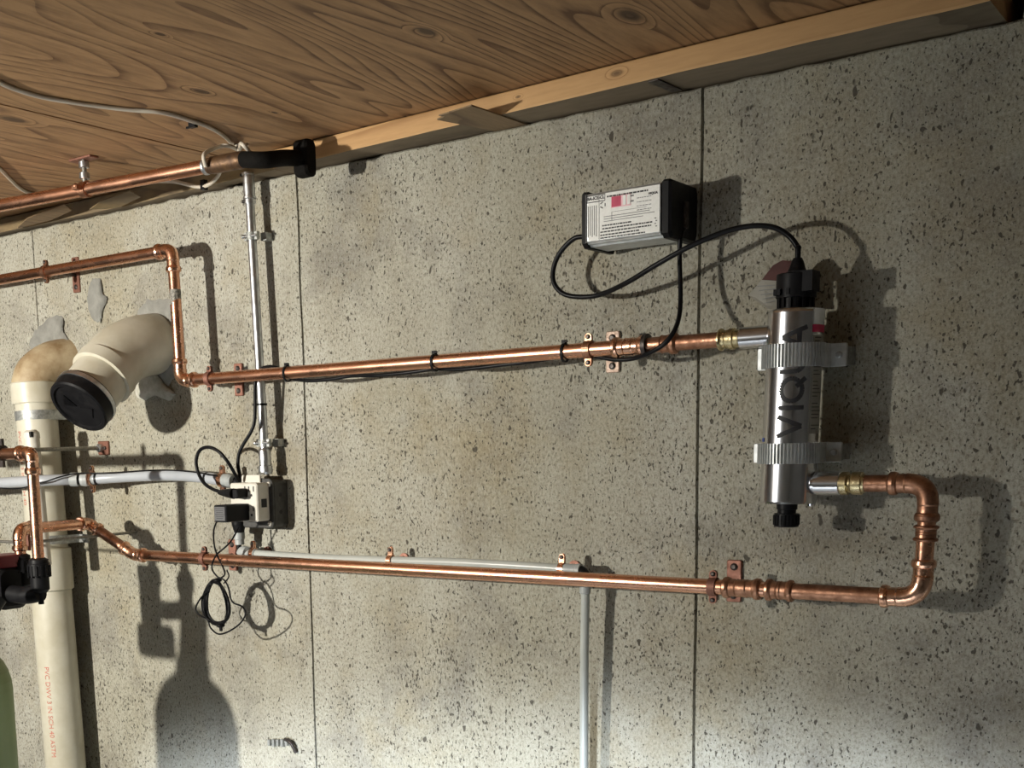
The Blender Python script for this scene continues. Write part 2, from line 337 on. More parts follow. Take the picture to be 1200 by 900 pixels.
# ------------------------------------------------------------------ structure
SEAMS = (-2.265, -1.485, -0.7205)
def wall_main():
    xs = [-5.2 + 0.02 * i for i in range(int(5.2 / 0.02) + 70)]
    xs = [x for x in xs if all(abs(x - s_) > 0.008 for s_ in SEAMS)]
    for s_ in SEAMS: xs += [s_ - 0.0023, s_ - 0.0010, s_ + 0.0010, s_ + 0.0023]
    xs.sort()
    zs = [-1.7, -1.2] + [-0.9 + 0.03 * i for i in range(46)]
    zs = [z for z in zs if z < ZW - 0.012] + [ZW - 0.010, ZW - 0.003, ZW]
    b = MB(); vs_ = []
    for i, x in enumerate(xs):
        near = [s_ for s_ in SEAMS if abs(x - s_) < 0.003]
        for z in zs:
            y = 0.0022 * noise.noise(V((x * 2.2, 0, z * 2.2))); xx = x
            if near:
                xx += 0.0022 * noise.noise(V((near[0] * 9, 3, z * 7)))
                if abs(x - near[0]) < 0.0015: y = 0.009
            zz = z
            if z > ZW - 0.012:
                zz = z + 0.0035 * noise.noise(V((x * 30, 1, 0))) + 0.002 * noise.noise(V((x * 90, 4, 0)))
                if z == ZW: y += 0.003
            vs_.append((xx, y, zz))
        vs_.append((x, 0.25, ZW))
    n = len(zs) + 1
    fs = [(i * n + j, (i + 1) * n + j, (i + 1) * n + j + 1, i * n + j + 1) for i in range(len(xs) - 1) for j in range(n - 1)]
    b.add(vs_, fs)
    b.prism([(-0.318, 0.004, ZW - 0.02), (1.3, 0.004, ZW - 0.02), (1.3, 0.004, ZC + 0.03), (-0.314, 0.004, ZC + 0.03)], (0, 0.246, 0))
    o = b.build('wall_back', 'concrete'); o['kind'] = 'structure'; o['label'] = 'grey cast concrete basement wall with formwork seams'
    return o
wall = wall_main()
b = MB(); b.box((-1.9, -2.4, -1.75), (6.7, 5.4, 0.1)); o = b.build('floor', 'floorc'); o['kind'] = 'structure'
b = MB(); b.box((-5.25, -2.4, -0.6), (0.1, 5.4, 2.3)); o = b.build('wall_left', 'floorc'); o['kind'] = 'structure'
b = MB(); b.box((1.5, -2.4, -0.6), (0.1, 5.4, 2.3)); o = b.build('wall_right', 'floorc'); o['kind'] = 'structure'
b = MB(); b.box((-1.9, -5.1, -0.6), (6.9, 0.1, 2.3)); o = b.build('wall_front', 'paint'); o['kind'] = 'structure'
b = MB(); b.box((-1.9, -2.4, ZC + 0.045), (6.7, 5.4, 0.05)); ceil = b.build('ceiling', 'shim'); ceil['kind'] = 'structure'; ceil['label'] = 'knotty plywood ceiling'
for x0, x1 in ((-5.2, -2.824), (-2.820, -1.603), (-1.600, -0.381), (-0.378, 1.4)):
    b = MB(); b.box(((x0 + x1) / 2, -2.4, ZC + 0.009), (x1 - x0 - 0.0025, 5.3, 0.018)); b.build('plywood_sheet', 'ply', ceil)

# sill plate: its face steps out beyond the concrete towards the right
def sill(name, pts, z0, z1, mat, label):
    b = MB(); n = len(pts); vs_ = []
    for (x, y) in pts:
        j = 0.0012 * noise.noise(V((x * 12, 7, 0)))
        vs_ += [(x, y, z0 + j), (x, y - 0.001, z0 + 0.003 + j), (x, y - 0.001, z1 - 0.002), (x, y, z1), (x, 0.12, z1), (x, 0.12, z0)]
    fs = [(i * 6 + j, (i + 1) * 6 + j, (i + 1) * 6 + (j + 1) % 6, i * 6 + (j + 1) % 6) for i in range(n - 1) for j in range(6)]
    b.add(vs_, fs + [tuple(range(6)), tuple(range(6 * n - 1, 6 * n - 7, -1))])
    o = b.build(name, mat); o['kind'] = 'structure'; o['label'] = label
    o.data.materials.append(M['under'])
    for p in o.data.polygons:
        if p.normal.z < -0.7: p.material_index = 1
    return o
def lerp(xs, ys, x):
    for i in range(len(xs) - 1):
        if x <= xs[i + 1]: return ys[i] + (ys[i + 1] - ys[i]) * (x - xs[i]) / (xs[i + 1] - xs[i])
    return ys[-1]
sx = [-1.50 + 0.03 * i for i in range(40) if -1.50 + 0.03 * i < -0.335] + [-0.335]
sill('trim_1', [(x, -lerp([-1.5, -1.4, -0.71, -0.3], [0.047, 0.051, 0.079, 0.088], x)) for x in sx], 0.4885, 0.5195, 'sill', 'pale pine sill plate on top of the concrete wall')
sx = [-5.1 + 0.06 * i for i in range(60) if -5.1 + 0.06 * i < -1.52] + [-1.506]
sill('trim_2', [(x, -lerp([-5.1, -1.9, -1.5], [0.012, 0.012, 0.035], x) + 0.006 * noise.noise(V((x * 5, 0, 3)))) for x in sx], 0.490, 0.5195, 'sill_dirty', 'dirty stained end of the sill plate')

def slab(name, q, t, mat, label, cat='shim', group=None):
    b = MB(); b.prism(q, (0, 0, t)); o = b.build(name, mat); return tag(o, label, cat, group)
zb = 0.4862
slab('wood_shim', [(-1.094, -0.118, zb), (-1.075, -0.126, zb), (-1.080, -0.134, zb), (-1.013, -0.146, zb), (-1.008, 0.03, zb), (-1.060, 0.03, zb)], 0.0022, 'shim', 'long brown wooden shim jutting out from under the pale sill plate')
slab('metal_strap', [(-0.768, -0.074, zb - 0.0003), (-0.752, -0.076, zb - 0.0003), (-0.748, -0.004, zb - 0.0003), (-0.764, -0.004, zb - 0.0003)], 0.0015, 'dark_steel', 'short black metal strip under the sill plate above the right-hand wall seam', 'strap')
q = [WZ(105, 246, zb), WZ(118, 236, zb), WZ(152, 224, zb), WZ(165, 231, zb), WZ(140, 243, zb)]
slab('wood_shim', q, 0.002, 'sill_dirty', 'dirty wooden shim poking out behind the copper pipe under the ceiling')
q = [WZ(20, 268, zb), WZ(32, 256, zb), WZ(75, 240, zb), WZ(84, 247, zb), WZ(60, 258, zb)]
slab('wood_shim', q, 0.002, 'shim', 'small wooden shim at the far left end of the wall top')

# mortar patches on the wall
def patch(pts, thick, mat, label, name='mortar_patch', d0=0.0):
    c = [sum(p[0] for p in pts) / len(pts), sum(p[1] for p in pts) / len(pts)]; b = MB(); ring = []; N = 36
    L = len(pts)
    sp = spline([V((p[0], p[1], 0)) for p in pts] + [V((pts[0][0], pts[0][1], 0))], 5)[:-1]
    out = []; mid = []; n = len(sp)
    for k, p in enumerate(sp):
        j = 1 + 0.10 * noise.noise(V((k * 0.9, c[0], c[1])))
        x = c[0] + (p.x - c[0]) * j; y = c[1] + (p.y - c[1]) * j
        out.append(W(x, y, -0.003)); mid.append(W(c[0] + (x - c[0]) * 0.88, c[1] + (y - c[1]) * 0.88, thick + d0 + 0.0008 * noise.noise(V((k * 1.3, 0, 0)))))
    ce = W(c[0], c[1], thick * 1.2 + d0)
    b.add(out + mid + [ce], [(i, (i + 1) % n, n + (i + 1) % n, n + i) for i in range(n)] + [(n + i, n + (i + 1) % n, 2 * n) for i in range(n)], True)
    return tag(b.build(name, mat), label, 'patch')
patch([(108, 325), (118, 326), (121, 343), (127, 350), (121, 365), (118, 379), (108, 375), (102, 358), (103, 338)], 0.004, 'mortar', 'oval grey mortar patch on the wall above the two plastic drain pipes')
patch([(52, 376), (66, 367), (75, 372), (75, 385), (84, 404), (87, 428), (74, 442), (60, 432), (44, 418), (33, 404), (38, 390)], 0.005, 'mortar', 'grey mortar around the wall end of the vertical plastic drain pipe')
patch([(160, 362), (172, 350), (196, 348), (212, 356), (216, 385), (218, 420), (205, 445), (186, 462), (170, 452), (160, 420), (155, 385)], 0.005, 'mortar', 'grey mortar ring around the capped plastic pipe stub')
patch([(163, 436), (176, 432), (186, 440), (196, 452), (205, 462), (198, 470), (182, 464), (168, 470), (158, 460)], 0.009, 'lime', 'whitish mortar smear under the capped plastic pipe stub', 'mortar_smear')
t = thing('plastic_scrap', 'small dark scrap stuck to the concrete low beside the left wall seam', 'debris', W(330, 872, 0))
b = MB()
for k in range(5): b.box(W(316 + 5 * k, 870 + 0.5 * (k % 2), 0.004), (0.006, 0.006, 0.012 + 0.003 * (k % 2)))
b.build('clip_body', 'galv_flat', t)
b = MB(); b.sweep(spline(WP((334, 866, 0.006), (341, 871, 0.010), (347, 882, 0.004))), 0.0035, 8); b.build('tail', 'dark_steel', t)

# ------------------------------------------------------------------ pipe pieces
PR = 0.0109
def pipe(t, a, b_, r=PR, mat='copper', name='pipe', label=None):
    return MB().cyl(a, b_, r, 24).build(name, mat, t, label)
def bend_path(a, c, b_, rb, n=12):
    """straight a->c->b with the corner rounded at distance rb"""
    a, c, b_ = V(a), V(c), V(b_); p0 = c + (a - c).normalized() * rb; p1 = c + (b_ - c).normalized() * rb
    return [p0 + ((c - p0) * 2 * (k / n) * (1 - k / n)) + (p1 - p0) * (k / n) ** 2 if False else (p0 * (1 - k / n) ** 2 + c * 2 * (k / n) * (1 - k / n) + p1 * (k / n) ** 2) for k in range(n + 1)]
SOCK = ((0.0, 1.02), (0.0, 1.16), (0.10, 1.36), (0.30, 1.40), (0.46, 1.30), (0.52, 1.14), (0.90, 1.12), (1.0, 1.20))
def socket(b, a, e, r=PR):
    """pressed socket end from its mouth a to e"""
    b.prof(a, e, [(f, r * k) for f, k in SOCK], 22)
def elbow(t, a, c, b_, r=PR, rb=0.020, sl=0.022, mat='copper_bright', name='elbow'):
    m = MB(); a, c, b_ = V(a), V(c), V(b_); path = bend_path(a, c, b_, rb)
    m.sweep(path, [r * 1.17] * len(path), 22)
    socket(m, path[0] + (a - c).normalized() * sl, path[0], r); socket(m, path[-1] + (b_ - c).normalized() * sl, path[-1], r)
    return m.build(name, mat, t)
def coupling(t, a, b_, r=PR, mat='copper_bright', name='coupling'):
    a, b_ = V(a), V(b_); m = MB(); L = (b_ - a).length; k = min(0.45, 0.02 / L)
    p, q = a.lerp(b_, k), a.lerp(b_, 1 - k)
    socket(m, a, p, r); socket(m, b_, q, r); m.cyl(p, q, r * 1.15, 22); return m.build(name, mat, t)
def rail(pts): return pts

HG = 'copper split clamps holding the copper pipes off the wall'
def hanger(pos, label, plate=(0.022, 0.062), base_d=0.0, mat='copper_plate', cmat='copper_dull', r=PR, ears=(1, 1), round_base=False, group=None, ax=V((1, 0, 0)), name='pipe_hanger', earh=0.013, cat='clamp', screw='slot'):
    """split clamp round a horizontal pipe at pos, on a rod from a wall plate"""
    p = V(pos); foot = V((p.x, -base_d, p.z)); t = thing(name, label, cat, foot, group)
    b = MB()
    if round_base: b.cyl(foot + V((0, 0.0005, 0)), foot + V((0, -0.004, 0)), 0.010, 14)
    else: b.rbox(foot + V((0, -0.002, 0)), (plate[0], 0.005, plate[1]), 0.003)
    pl = b.build('plate', mat, t)
    if not round_base:
        for s_ in (-1, 1):
            b = MB(); q = foot + V((0, -0.0035, s_ * plate[1] * 0.34)); b.prof(q, q + V((0, -0.004, 0)), [(0, 0.0055), (0.5, 0.0055), (1, 0.003)], 10); b.build('screw', 'dark_steel', pl)
    wdt = 0.0045 if r < PR * 0.95 else 0.0055
    b = MB(); b.cyl(foot + V((0, -0.003, 0)), p + V((0, r + 0.001, 0)), 0.0038 if not round_base else 0.005, 10); b.build('rod', 'dark_steel' if not round_base else mat, t)
    b = MB(); n = 28; ri, ro = r + 0.0002, r + 0.0024; vs_ = []
    for k in range(n):
        a = 2 * PI * k / n; c_, s_ = math.cos(a), math.sin(a)
        for (x, rr) in ((-wdt, ri), (-wdt, ro), (wdt, ro), (wdt, ri)): vs_.append(p + V((x, c_ * rr, s_ * rr)))
    b.add(vs_, [(k * 4 + j, k * 4 + (j + 1) % 4, ((k + 1) % n) * 4 + (j + 1) % 4, ((k + 1) % n) * 4 + j) for k in range(n) for j in range(4)])
    for s_, on in ((1, ears[0]), (-1, ears[1])):
        if not on: continue
        for yo in (-0.0028, 0.0010):
            z0, z1 = r * 0.9, r + earh; pts = [(-wdt, z0), (wdt, z0)] + [(wdt * math.cos(a), z1 - wdt + wdt * math.sin(a)) for a in [PI * k / 6 for k in range(7)]]
            b.prism([p + V((x, yo, s_ * z)) for x, z in pts], (0, 0.0018, 0))
    cl = b.build('clamp_ring', cmat, t)
    for s_, on in ((1, ears[0]), (-1, ears[1])):
        if not on: continue
        b = MB(); q = p + V((0, 0, s_ * (r + earh - 0.0052))); b.cyl(q + V((0, 0.006, 0)), q + V((0, -0.003, 0)), 0.0018, 8); b.prof(q + V((0, -0.0028, 0)), q + V((0, -0.0056, 0)), [(0, 0.0034), (0.6, 0.0034), (1, 0.002)], 8)
        b.build('bolt', 'dark_steel', cl)
    return t

# ------------------------------------------------------------------ upper copper run
zA = W(90, 312, 0.08).z; zB = (W(209, 447, 0.08).z + W(700, 408.5, 0.08).z) / 2
xA = W(202, 296, 0.08).x; xB = W(212, 446, 0.08).x
A0 = V((-3.3, -0.08, zA)); A1 = V((xA, -0.08, zA)); A2 = V((xB, -0.08, zB))
def XB(px): return V((W(px, 447 - 0.076 * (px - 215), 0.08).x, -0.08, zB))
A3 = XB(845)
t = thing('copper_pipe', 'upper copper pipe run, from the top left down a short riser to the steel cylinder', 'pipe', A2)
pipe(t, A0, A1 - V((0.03, 0, 0)), label='horizontal top-left length'); pipe(t, A1.lerp(A2, 0.12), A1.lerp(A2, 0.88), label='short riser')
elbow(t, A0, A1, A2); elbow(t, A1, A2, A3)
pipe(t, A2 + V((0.03, 0, 0)), XB(742), label='long polished length')
coupling(t, XB(719), XB(757)); pipe(t, XB(755), XB(779), mat='copper_dull', label='tarnished short length')
MB().prof(XB(755.5), XB(760), [(0, PR), (0, PR * 1.5), (1, PR * 1.5), (1, PR)], 24).build('seal_ring', 'dark_steel', t)
b = MB(); socket(b, XB(794), XB(776)); b.build('socket', 'copper_dull', t)
pipe(t, XB(790), XB(846), PR * 0.97, 'copper_dull', label='tarnished right-hand end')
b = MB(); socket(b, XB(843), XB(852)); b.prof(XB(852), XB(870), [(0, PR * 1.15), (0.2, PR * 1.15), (0.22, PR * 1.32), (0.5, PR * 1.32), (0.52, PR * 1.1), (1, PR * 1.1)], 24); b.build('adapter', 'brass', t, 'brass adapter')
# text sticker on the riser
q = A1.lerp(A2, 0.36); b = MB(); b.prof(q + V((0, 0, 0.014)), q - V((0, 0, 0.014)), [(0, PR * 1.01), (1, PR * 1.01)], 24); b.build('sticker', 'mottle', t, 'small mottled grey sticker')

hp = lambda px: V((XB(px).x, -0.08, zB))
hanger(V((W(54, 318, 0.08).x, -0.08, zA)), 'copper clamp on the top-left copper pipe, left of the riser', plate=(0.022, 0.074))
hanger(hp(246), 'brown copper clamp just right of the foot of the short riser', cmat='copper_plate')
hanger(hp(690), 'copper clamp on pale wall plate under the white ballast box', mat='pale_plate')

# ------------------------------------------------------------------ ultraviolet chamber
CX = W(929, 470, 0.08).x; CT = W(933, 363, 0.08); CB = W(922.5, 589, 0.08); CR = 0.0352
CT = V(CT); CB = V(CB); CT.y = CB.y = -0.08
def CP(f, ang=0, rr=0.0):
    """point on the chamber: f from top to bottom, ang in degrees round from facing the camera side (-Y)"""
    c = CT.lerp(CB, f); a = math.radians(ang); r = CR + rr; return c + V((math.sin(a) * r, -math.cos(a) * r, 0))
t = thing('water_purifier', 'polished steel ultraviolet water purifier cylinder standing off the wall on two ribbed brackets', 'water purifier', V((CB.x, 0, CB.z)))
cy = MB(); Lc = (CB - CT).length
cy.prof(CT, CB, [(0, CR * 0.93), (0.008, CR * 0.985), (0.018, CR), (0.99, CR), (1.0, CR * 0.985)], 64); ch = cy.build('chamber', 'chrome', t)
zin = XB(880).z
b = MB(); p0 = XB(868); p1 = V((CT.x - CR + 0.006, -0.08, zB)); b.prof(p0, p1, [(0, PR * 1.25), (0.03, PR * 1.35), (0.97, PR * 1.35), (1, PR * 1.35)], 28); b.build('inlet_port', 'chrome', t)
zO = W(1040, 566.5, 0.08).z
def XO(px): return V((W(px, 566.5, 0.08).x, -0.08, zO))
b = MB(); b.prof(V((CB.x + CR - 0.006, -0.08, zO)), XO(986), [(0, PR * 1.2), (0.18, PR * 1.15), (0.2, PR * 1.42), (0.97, PR * 1.42), (1, PR * 1.3)], 28); b.build('outlet_port', 'chrome', t)
# flared foot behind the outlet
b = MB(); fz = zO; b.prof(V((CB.x + CR * 0.55, -0.045, fz + 0.032)), V((CB.x + CR * 0.55, -0.045, fz - 0.032)), [(0, 0.006), (0.3, 0.012), (0.7, 0.012), (1, 0.006)], 12); b.build('outlet_boss', 'chrome', t)
# name on the chamber: reads upwards
def on_cyl(f0, ang0, u, v_, rr=0.0005):
    """u runs up the chamber, v to the left of the reading line"""
    f = f0 - u / Lc; a = ang0 - math.degrees(v_ / CR); return CP(f, a, rr)
def stroke(b, pts, wd, f0, ang0):
    for (u0, v0), (u1, v1) in zip(pts, pts[1:]):
        L = math.hypot(u1 - u0, v1 - v0); nx, ny = -(v1 - v0) / L * wd / 2, (u1 - u0) / L * wd / 2; n = max(2, int(L / 0.003)); vs_ = []
        ex, ey = (u1 - u0) / L * wd * 0.0, 0
        for k in range(n + 1):
            u = u0 + (u1 - u0) * k / n; w = v0 + (v1 - v0) * k / n
            for s_ in (-1, -0.33, 0.33, 1): vs_.append(on_cyl(f0, ang0, u + nx * s_, w + ny * s_))
        b.add(vs_, [(k * 4 + j, (k + 1) * 4 + j, (k + 1) * 4 + j + 1, k * 4 + j + 1) for k in range(n) for j in range(3)], True)
ANG = 17; F0 = (510 - 363) / 226.0; H = 0.0325; SW = 0.0058
px2m = Lc / 226.0
def U(py): return (510 - py) * px2m
def letters():
    h = H / 2
    yield 'letter_v', [[(U(510), h), (U(498.5), -h + 0.002), (U(487), h)]]
    yield 'letter_i', [[(U(477), -h), (U(477), h)]]
    cx = U(456.5); ru = 15.5 * px2m - SW / 2; rv = h - SW / 2
    yield 'letter_q', [[(cx + ru * math.cos(a), rv * math.sin(a)) for a in [2 * PI * k / 28 for k in range(29)]], [(cx + 0.004, -h * 0.35), (U(443), -h - 0.001)]]
    a0, a1 = U(438), U(414)
    r_ = (a1 - a0) / 2 - SW / 2; mid = (a0 + a1) / 2
    yield 'letter_u', [[(a0 + SW / 2, h)] + [(mid - r_ * math.cos(a), -h + r_ + SW / 2 - r_ * math.sin(a)) for a in [PI * k / 12 for k in range(13)]] + [(a1 - SW / 2, h)]]
    yield 'letter_a', [[(U(408), -h), (U(396.5), h - 0.002), (U(385), -h)], [(U(404), -h * 0.42), (U(389), -h * 0.42)]]
for nm, polys in letters():
    b = MB()
    for pl in polys: stroke(b, pl, SW, F0, ANG)
    b.build(nm, 'ink', ch)
# side labels
def cyl_patch(b, f0, f1, a0, a1, rr=0.0006, n=8):
    vs_ = [CP(f, a0 + (a1 - a0) * k / n, rr) for f in (f0, f1) for k in range(n + 1)]
    b.add(vs_, [(k, k + 1, n + 2 + k, n + 1 + k) for k in range(n)], True)
b = MB(); cyl_patch(b, 0.005, 0.085, 58, 104); b.build('side_label', 'label', ch, 'white label at the top of the cylinder')
b = MB(); cyl_patch(b, 0.088, 0.125, 56, 106); b.build('side_label', 'redink', ch, 'red band')
b = MB(); cyl_patch(b, 0.14, 0.64, 60, 100, 0.0005); b.build('side_label', 'tagc', ch, 'grey instruction label')
b = MB()
for k in range(26):
    f = 0.15 + 0.0185 * k
    if k % 6 != 5: cyl_patch(b, f, f + 0.004, 62, 76 + random.random() * 20, 0.001, 4)
b.build('label_print', 'ink', ch)['kind'] = 'stuff'
# ribbed brackets
def bracket(fc, hgt, label):
    c = CT.lerp(CB, fc); m = MB(); n = 40; r0, r1 = CR + 0.0008, CR + 0.0028; hh = hgt / 2; vs_ = []
    angs = [-115 + 215.0 * k / n for k in range(n + 1)]
    for a in angs:
        a = math.radians(a); q = V((math.sin(a), -math.cos(a), 0))
        for rr, z in ((r0, -hh), (r1, -hh), (r1, hh), (r0, hh)): vs_.append(c + q * rr + V((0, 0, z)))
    m.add(vs_, [(k * 4 + j, (k + 1) * 4 + j, (k + 1) * 4 + (j + 1) % 4, k * 4 + (j + 1) % 4) for k in range(n) for j in range(4)] + [(0, 1, 2, 3), (4 * n, 4 * n + 3, 4 * n + 2, 4 * n + 1)])
    br = m.build('bracket', 'alu', t, label)
    m = MB()
    for k in range(31):                                        # the ribs
        a = math.radians(-108 + 6.5 * k); q = V((math.sin(a), -math.cos(a), 0)); rt = Matrix.Rotation(a, 3, 'Z')
        m.box(c + q * (r1 + 0.0014), (0.0016, 0.0032, hgt), rt)
    m.build('ribs', 'alu', br)
    m = MB(); e = c + V((CR + 0.011, 0.030, 0)); m.rbox(e, (0.026, 0.006, hgt), 0.002); m.box(c + V((CR + 0.001, 0.016, 0)), (0.006, 0.030, hgt)); m.build('flange', 'alu', br)
    m = MB(); m.rbox(e + V((-2 * CR - 0.022, 0, 0)), (0.026, 0.006, hgt), 0.002); m.box(c + V((-CR - 0.001, 0.016, 0)), (0.006, 0.030, hgt)); m.build('flange', 'alu', br)
    m = MB(); q = e + V((0.004, -0.003, 0)); m.prof(q, q + V((0, -0.004, 0)), [(0, 0.0045), (0.6, 0.0045), (1, 0.003)], 6); m.build('screw', 'galv', br)
    m = MB(); m.box(c + V((0, 0.062, 0)), (2 * CR + 0.04, 0.034, hgt * 0.8)); m.build('wall_block', 'galv_flat', br)
bracket((416.5 - 363) / 226, 27 * px2m, 'upper ribbed grey bracket'); bracket((530 - 363) / 226, 24 * px2m, 'lower ribbed grey bracket')
# lamp connector
b = MB(); up = (CT - CB).normalized()
def ut(mm): return CT + up * mm * 0.001 + V((-0.001, 0, 0))
b.prof(ut(-1), ut(46), [(0, 0.0235), (0.06, 0.0235), (0.07, 0.021), (0.33, 0.021), (0.34, 0.0255), (0.97, 0.0255), (1, 0.024)], 28)
b.box(ut(34) + V((0.016, -0.006, 0)), (0.022, 0.03, 0.026)); 
for k in range(16):
    a = 2 * PI * k / 16; b.box(ut(9) + V((math.cos(a) * 0.0215, math.sin(a) * 0.0215, 0)), (0.004, 0.003, 0.014), Matrix.Rotation(a, 3, 'Z'))
for k in range(5): b.box(ut(22) + V((-0.020 + 0.006 * k, -0.018 - 0.004 * (k % 2), 0)), (0.004, 0.010, 0.008))
cn = b.build('lamp_connector', 'blackp', t, 'black plastic lamp connector')
b = MB(); b.prof(ut(45), ut(66), [(0, 0.011), (0.2, 0.012), (0.4, 0.010), (0.75, 0.008), (1, 0.0055)], 16); b.build('cable_gland', 'blackp', cn)
b = MB(); c = CB - up * 0.0005; b.prof(c, c - up * 0.032, [(0, 0.0135), (0.25, 0.0135), (0.27, 0.012), (0.42, 0.012), (0.44, 0.016), (0.97, 0.016), (1, 0.014)], 24)
for k in range(22):
    a = 2 * PI * k / 22; b.box(c - up * 0.0225 + V((math.cos(a) * 0.016, math.sin(a) * 0.016, 0)), (0.0025, 0.0025, 0.013), Matrix.Rotation(a, 3, 'Z'))
b.build('drain_knob', 'blackp', t, 'black ribbed knob under the cylinder')
b = MB(); cyl_patch(b, 0.655, 0.675, -62, -48); b.build('sticker', 'blue', ch, 'tiny blue sticker')

# hanging warning card behind the lamp connector
def card(o_, mat, name, dd): 
    b = MB(); b.prism([W(x, y, d) for x, y, d in o_], (0.0, -0.0008, 0)); return b.build(name, mat, dd)
tg = thing('warning_card', 'grey hanging card with a shaded red top behind the black lamp connector', 'tag', W(915, 355, 0.05))
card([(877, 346, 0.055), (893, 328, 0.055), (930, 330, 0.050), (930, 363, 0.050), (900, 362, 0.055)], 'tagc', 'card', tg)
card([(893, 328, 0.055), (906, 311, 0.055), (917, 305, 0.054), (928, 306, 0.052), (938, 316, 0.050), (938, 331, 0.050)], 'tagr', 'card_top', tg)
b = MB()
for k in range(5): b.prism([W(889 + 2 * k - 1, 335 + 5 * k, 0.0585), W(908, 333.5 + 4.5 * k, 0.0585), W(908, 334.5 + 4.5 * k, 0.0585), W(889 + 2 * k - 2, 336 + 5 * k, 0.0585)], (0, -0.0002, 0))
b.build('card_print', 'greyink', tg)

# ------------------------------------------------------------------ ballast box
fl = W(683.5, 229, 0.095); fr = W(777, 210, 0.095); bl = W(686, 288, 0.095); br_ = W(777, 274.5, 0.095)
x0, x1 = (fl.x + bl.x) / 2, (fr.x + br_.x) / 2; z1, z0 = (fl.z + fr.z) / 2, (bl.z + br_.z) / 2
t = thing('lamp_ballast', 'white-labelled lamp ballast box with black ends on the wall above the upper pipe', 'ballast', V(((x0 + x1) / 2, 0, z0)))
yF, yB = -0.095, -0.018
b = MB(); prof_ = [(yF, z0 + 0.005), (yF, z1 - 0.004), (yF + 0.003, z1 - 0.001), (yB - 0.01, z1 - 0.001), (yB, z1 - 0.008), (yB, z0 + 0.008), (yB - 0.012, z0 - 0.002), (yF + 0.012, z0 - 0.002), (yF + 0.010, z0 + 0.0005), (yF + 0.004, z0 + 0.001)]
b.prism([V((x0 + 0.004, y, z)) for y, z in prof_], (x1 - x0 - 0.008, 0, 0)); b.build('case', 'alu', t, 'silver metal case')
def endcap(xa, xb, g, lab, nose=0.0):
    b = MB(); ring = lambda x, s_: [V((x, (y - (yF + yB) / 2) * s_ + (yF + yB) / 2 , (z - (z0 + z1) / 2) * s_ + (z0 + z1) / 2)) for y, z in [(yF - 0.001, z0 + 0.002), (yF - 0.001, z1 - 0.001), (yF + 0.004, z1 + 0.0025), (yB + 0.010, z1 + 0.0025), (yB + 0.014, z1 - 0.006), (yB + 0.014, z0 + 0.006), (yB + 0.008, z0 - 0.004), (yF + 0.006, z0 - 0.004)]]
    rs = [ring(xa, 1.0), ring(xb, 1.0), ring(xb + nose, 0.93)]
    n = 8; b.add([q for r_ in rs for q in r_], [(i * n + j, (i + 1) * n + j, (i + 1) * n + (j + 1) % n, i * n + (j + 1) % n) for i in range(2) for j in range(n)] + [tuple(range(n)), tuple(range(3 * n - 1, 2 * n - 1, -1))])
    return b.build('end_cap', 'blackp', t, lab)
endcap(x0 + 0.004, x0 - 0.003, 0, 'thin black left end', -0.002); ec = endcap(x1 - 0.001, x1 + 0.008, 0, 'thick black right end', 0.004)
b = MB(); b.box(((x0 + x1) / 2 + 0.001, yF - 0.0003, (z0 + z1) / 2 + 0.0005), (x1 - x0 - 0.012, 0.0007, z1 - z0 - 0.010)); lb = b.build('label', 'label', t, 'white printed label')
BW, BH = x1 - x0, z1 - z0
def lab_box(b, u0, v0, u1, v1, off=0.0009):   # u,v fractions of the face, v from the top
    b.box((x0 + BW * (u0 + u1) / 2, yF - off, z1 - BH * (v0 + v1) / 2), (BW * abs(u1 - u0), 0.0003, BH * abs(v1 - v0)))
def lab_text(b, s_, size, u, v_, rot=False, bold=0.0):
    vs_, fs = text_geo(s_, size, bold)
    b.add([V((x0 + BW * u + (-q.y if rot else q.x), yF - 0.0011, z1 - BH * v_ + (q.x if rot else q.y))) for q in vs_], fs)
b = MB(); lab_text(b, 'BA-ICE-CL', 0.0060, 0.155, 0.125, bold=0.00025)
lab_text(b, 'VIQUA', 0.0046, 0.88, 0.20, bold=0.0002)
for (u0, v0, u1, v1) in ((0.035, 0.06, 0.275, 0.075), (0.035, 0.185, 0.275, 0.20), (0.035, 0.06, 0.04, 0.20), (0.27, 0.06, 0.275, 0.20)): lab_box(b, u0, v0, u1, v1)
random.seed(3)
def words(b, u0, u1, v_, h, dens=0.9):
    u = u0
    while u < u1 - 0.01:
        L = random.uniform(0.012, 0.045); lab_box(b, u, v_, min(u + L, u1), v_ + h); u += L + 0.008
for k, vv in enumerate((0.66, 0.72, 0.78, 0.84, 0.895)): words(b, 0.24 if k < 2 else 0.215, (0.62, 0.88, 0.86, 0.72, 0.80)[k], vv, 0.026)
words(b, 0.30, 0.82, 0.115, 0.030)
b.build('label_print', 'ink', lb, 'black print')
b = MB()
for k in range(3):
    lab_box(b, 0.26, 0.50 + 0.045 * k, 0.26 + (0.58, 0.64, 0.50)[k], 0.512 + 0.045 * k)
for k in range(5):
    lab_box(b, 0.05 + 0.027 * k, 0.26, 0.058 + 0.027 * k, 0.86 - 0.03 * (k % 2))
for k in range(4): words(b, 0.68, 0.86, 0.24 + 0.075 * k, 0.012)
for (u0, v0, u1, v1) in ((0.195, 0.05, 0.20, 0.93), (0.36, 0.43, 0.365, 0.60), (0.36, 0.43, 0.80, 0.436), (0.02, 0.03, 0.965, 0.036), (0.02, 0.955, 0.965, 0.961), (0.96, 0.03, 0.965, 0.96), (0.02, 0.03, 0.025, 0.96), (0.60, 0.17, 0.64, 0.20), (0.60, 0.27, 0.64, 0.30)): lab_box(b, u0, v0, u1, v1)
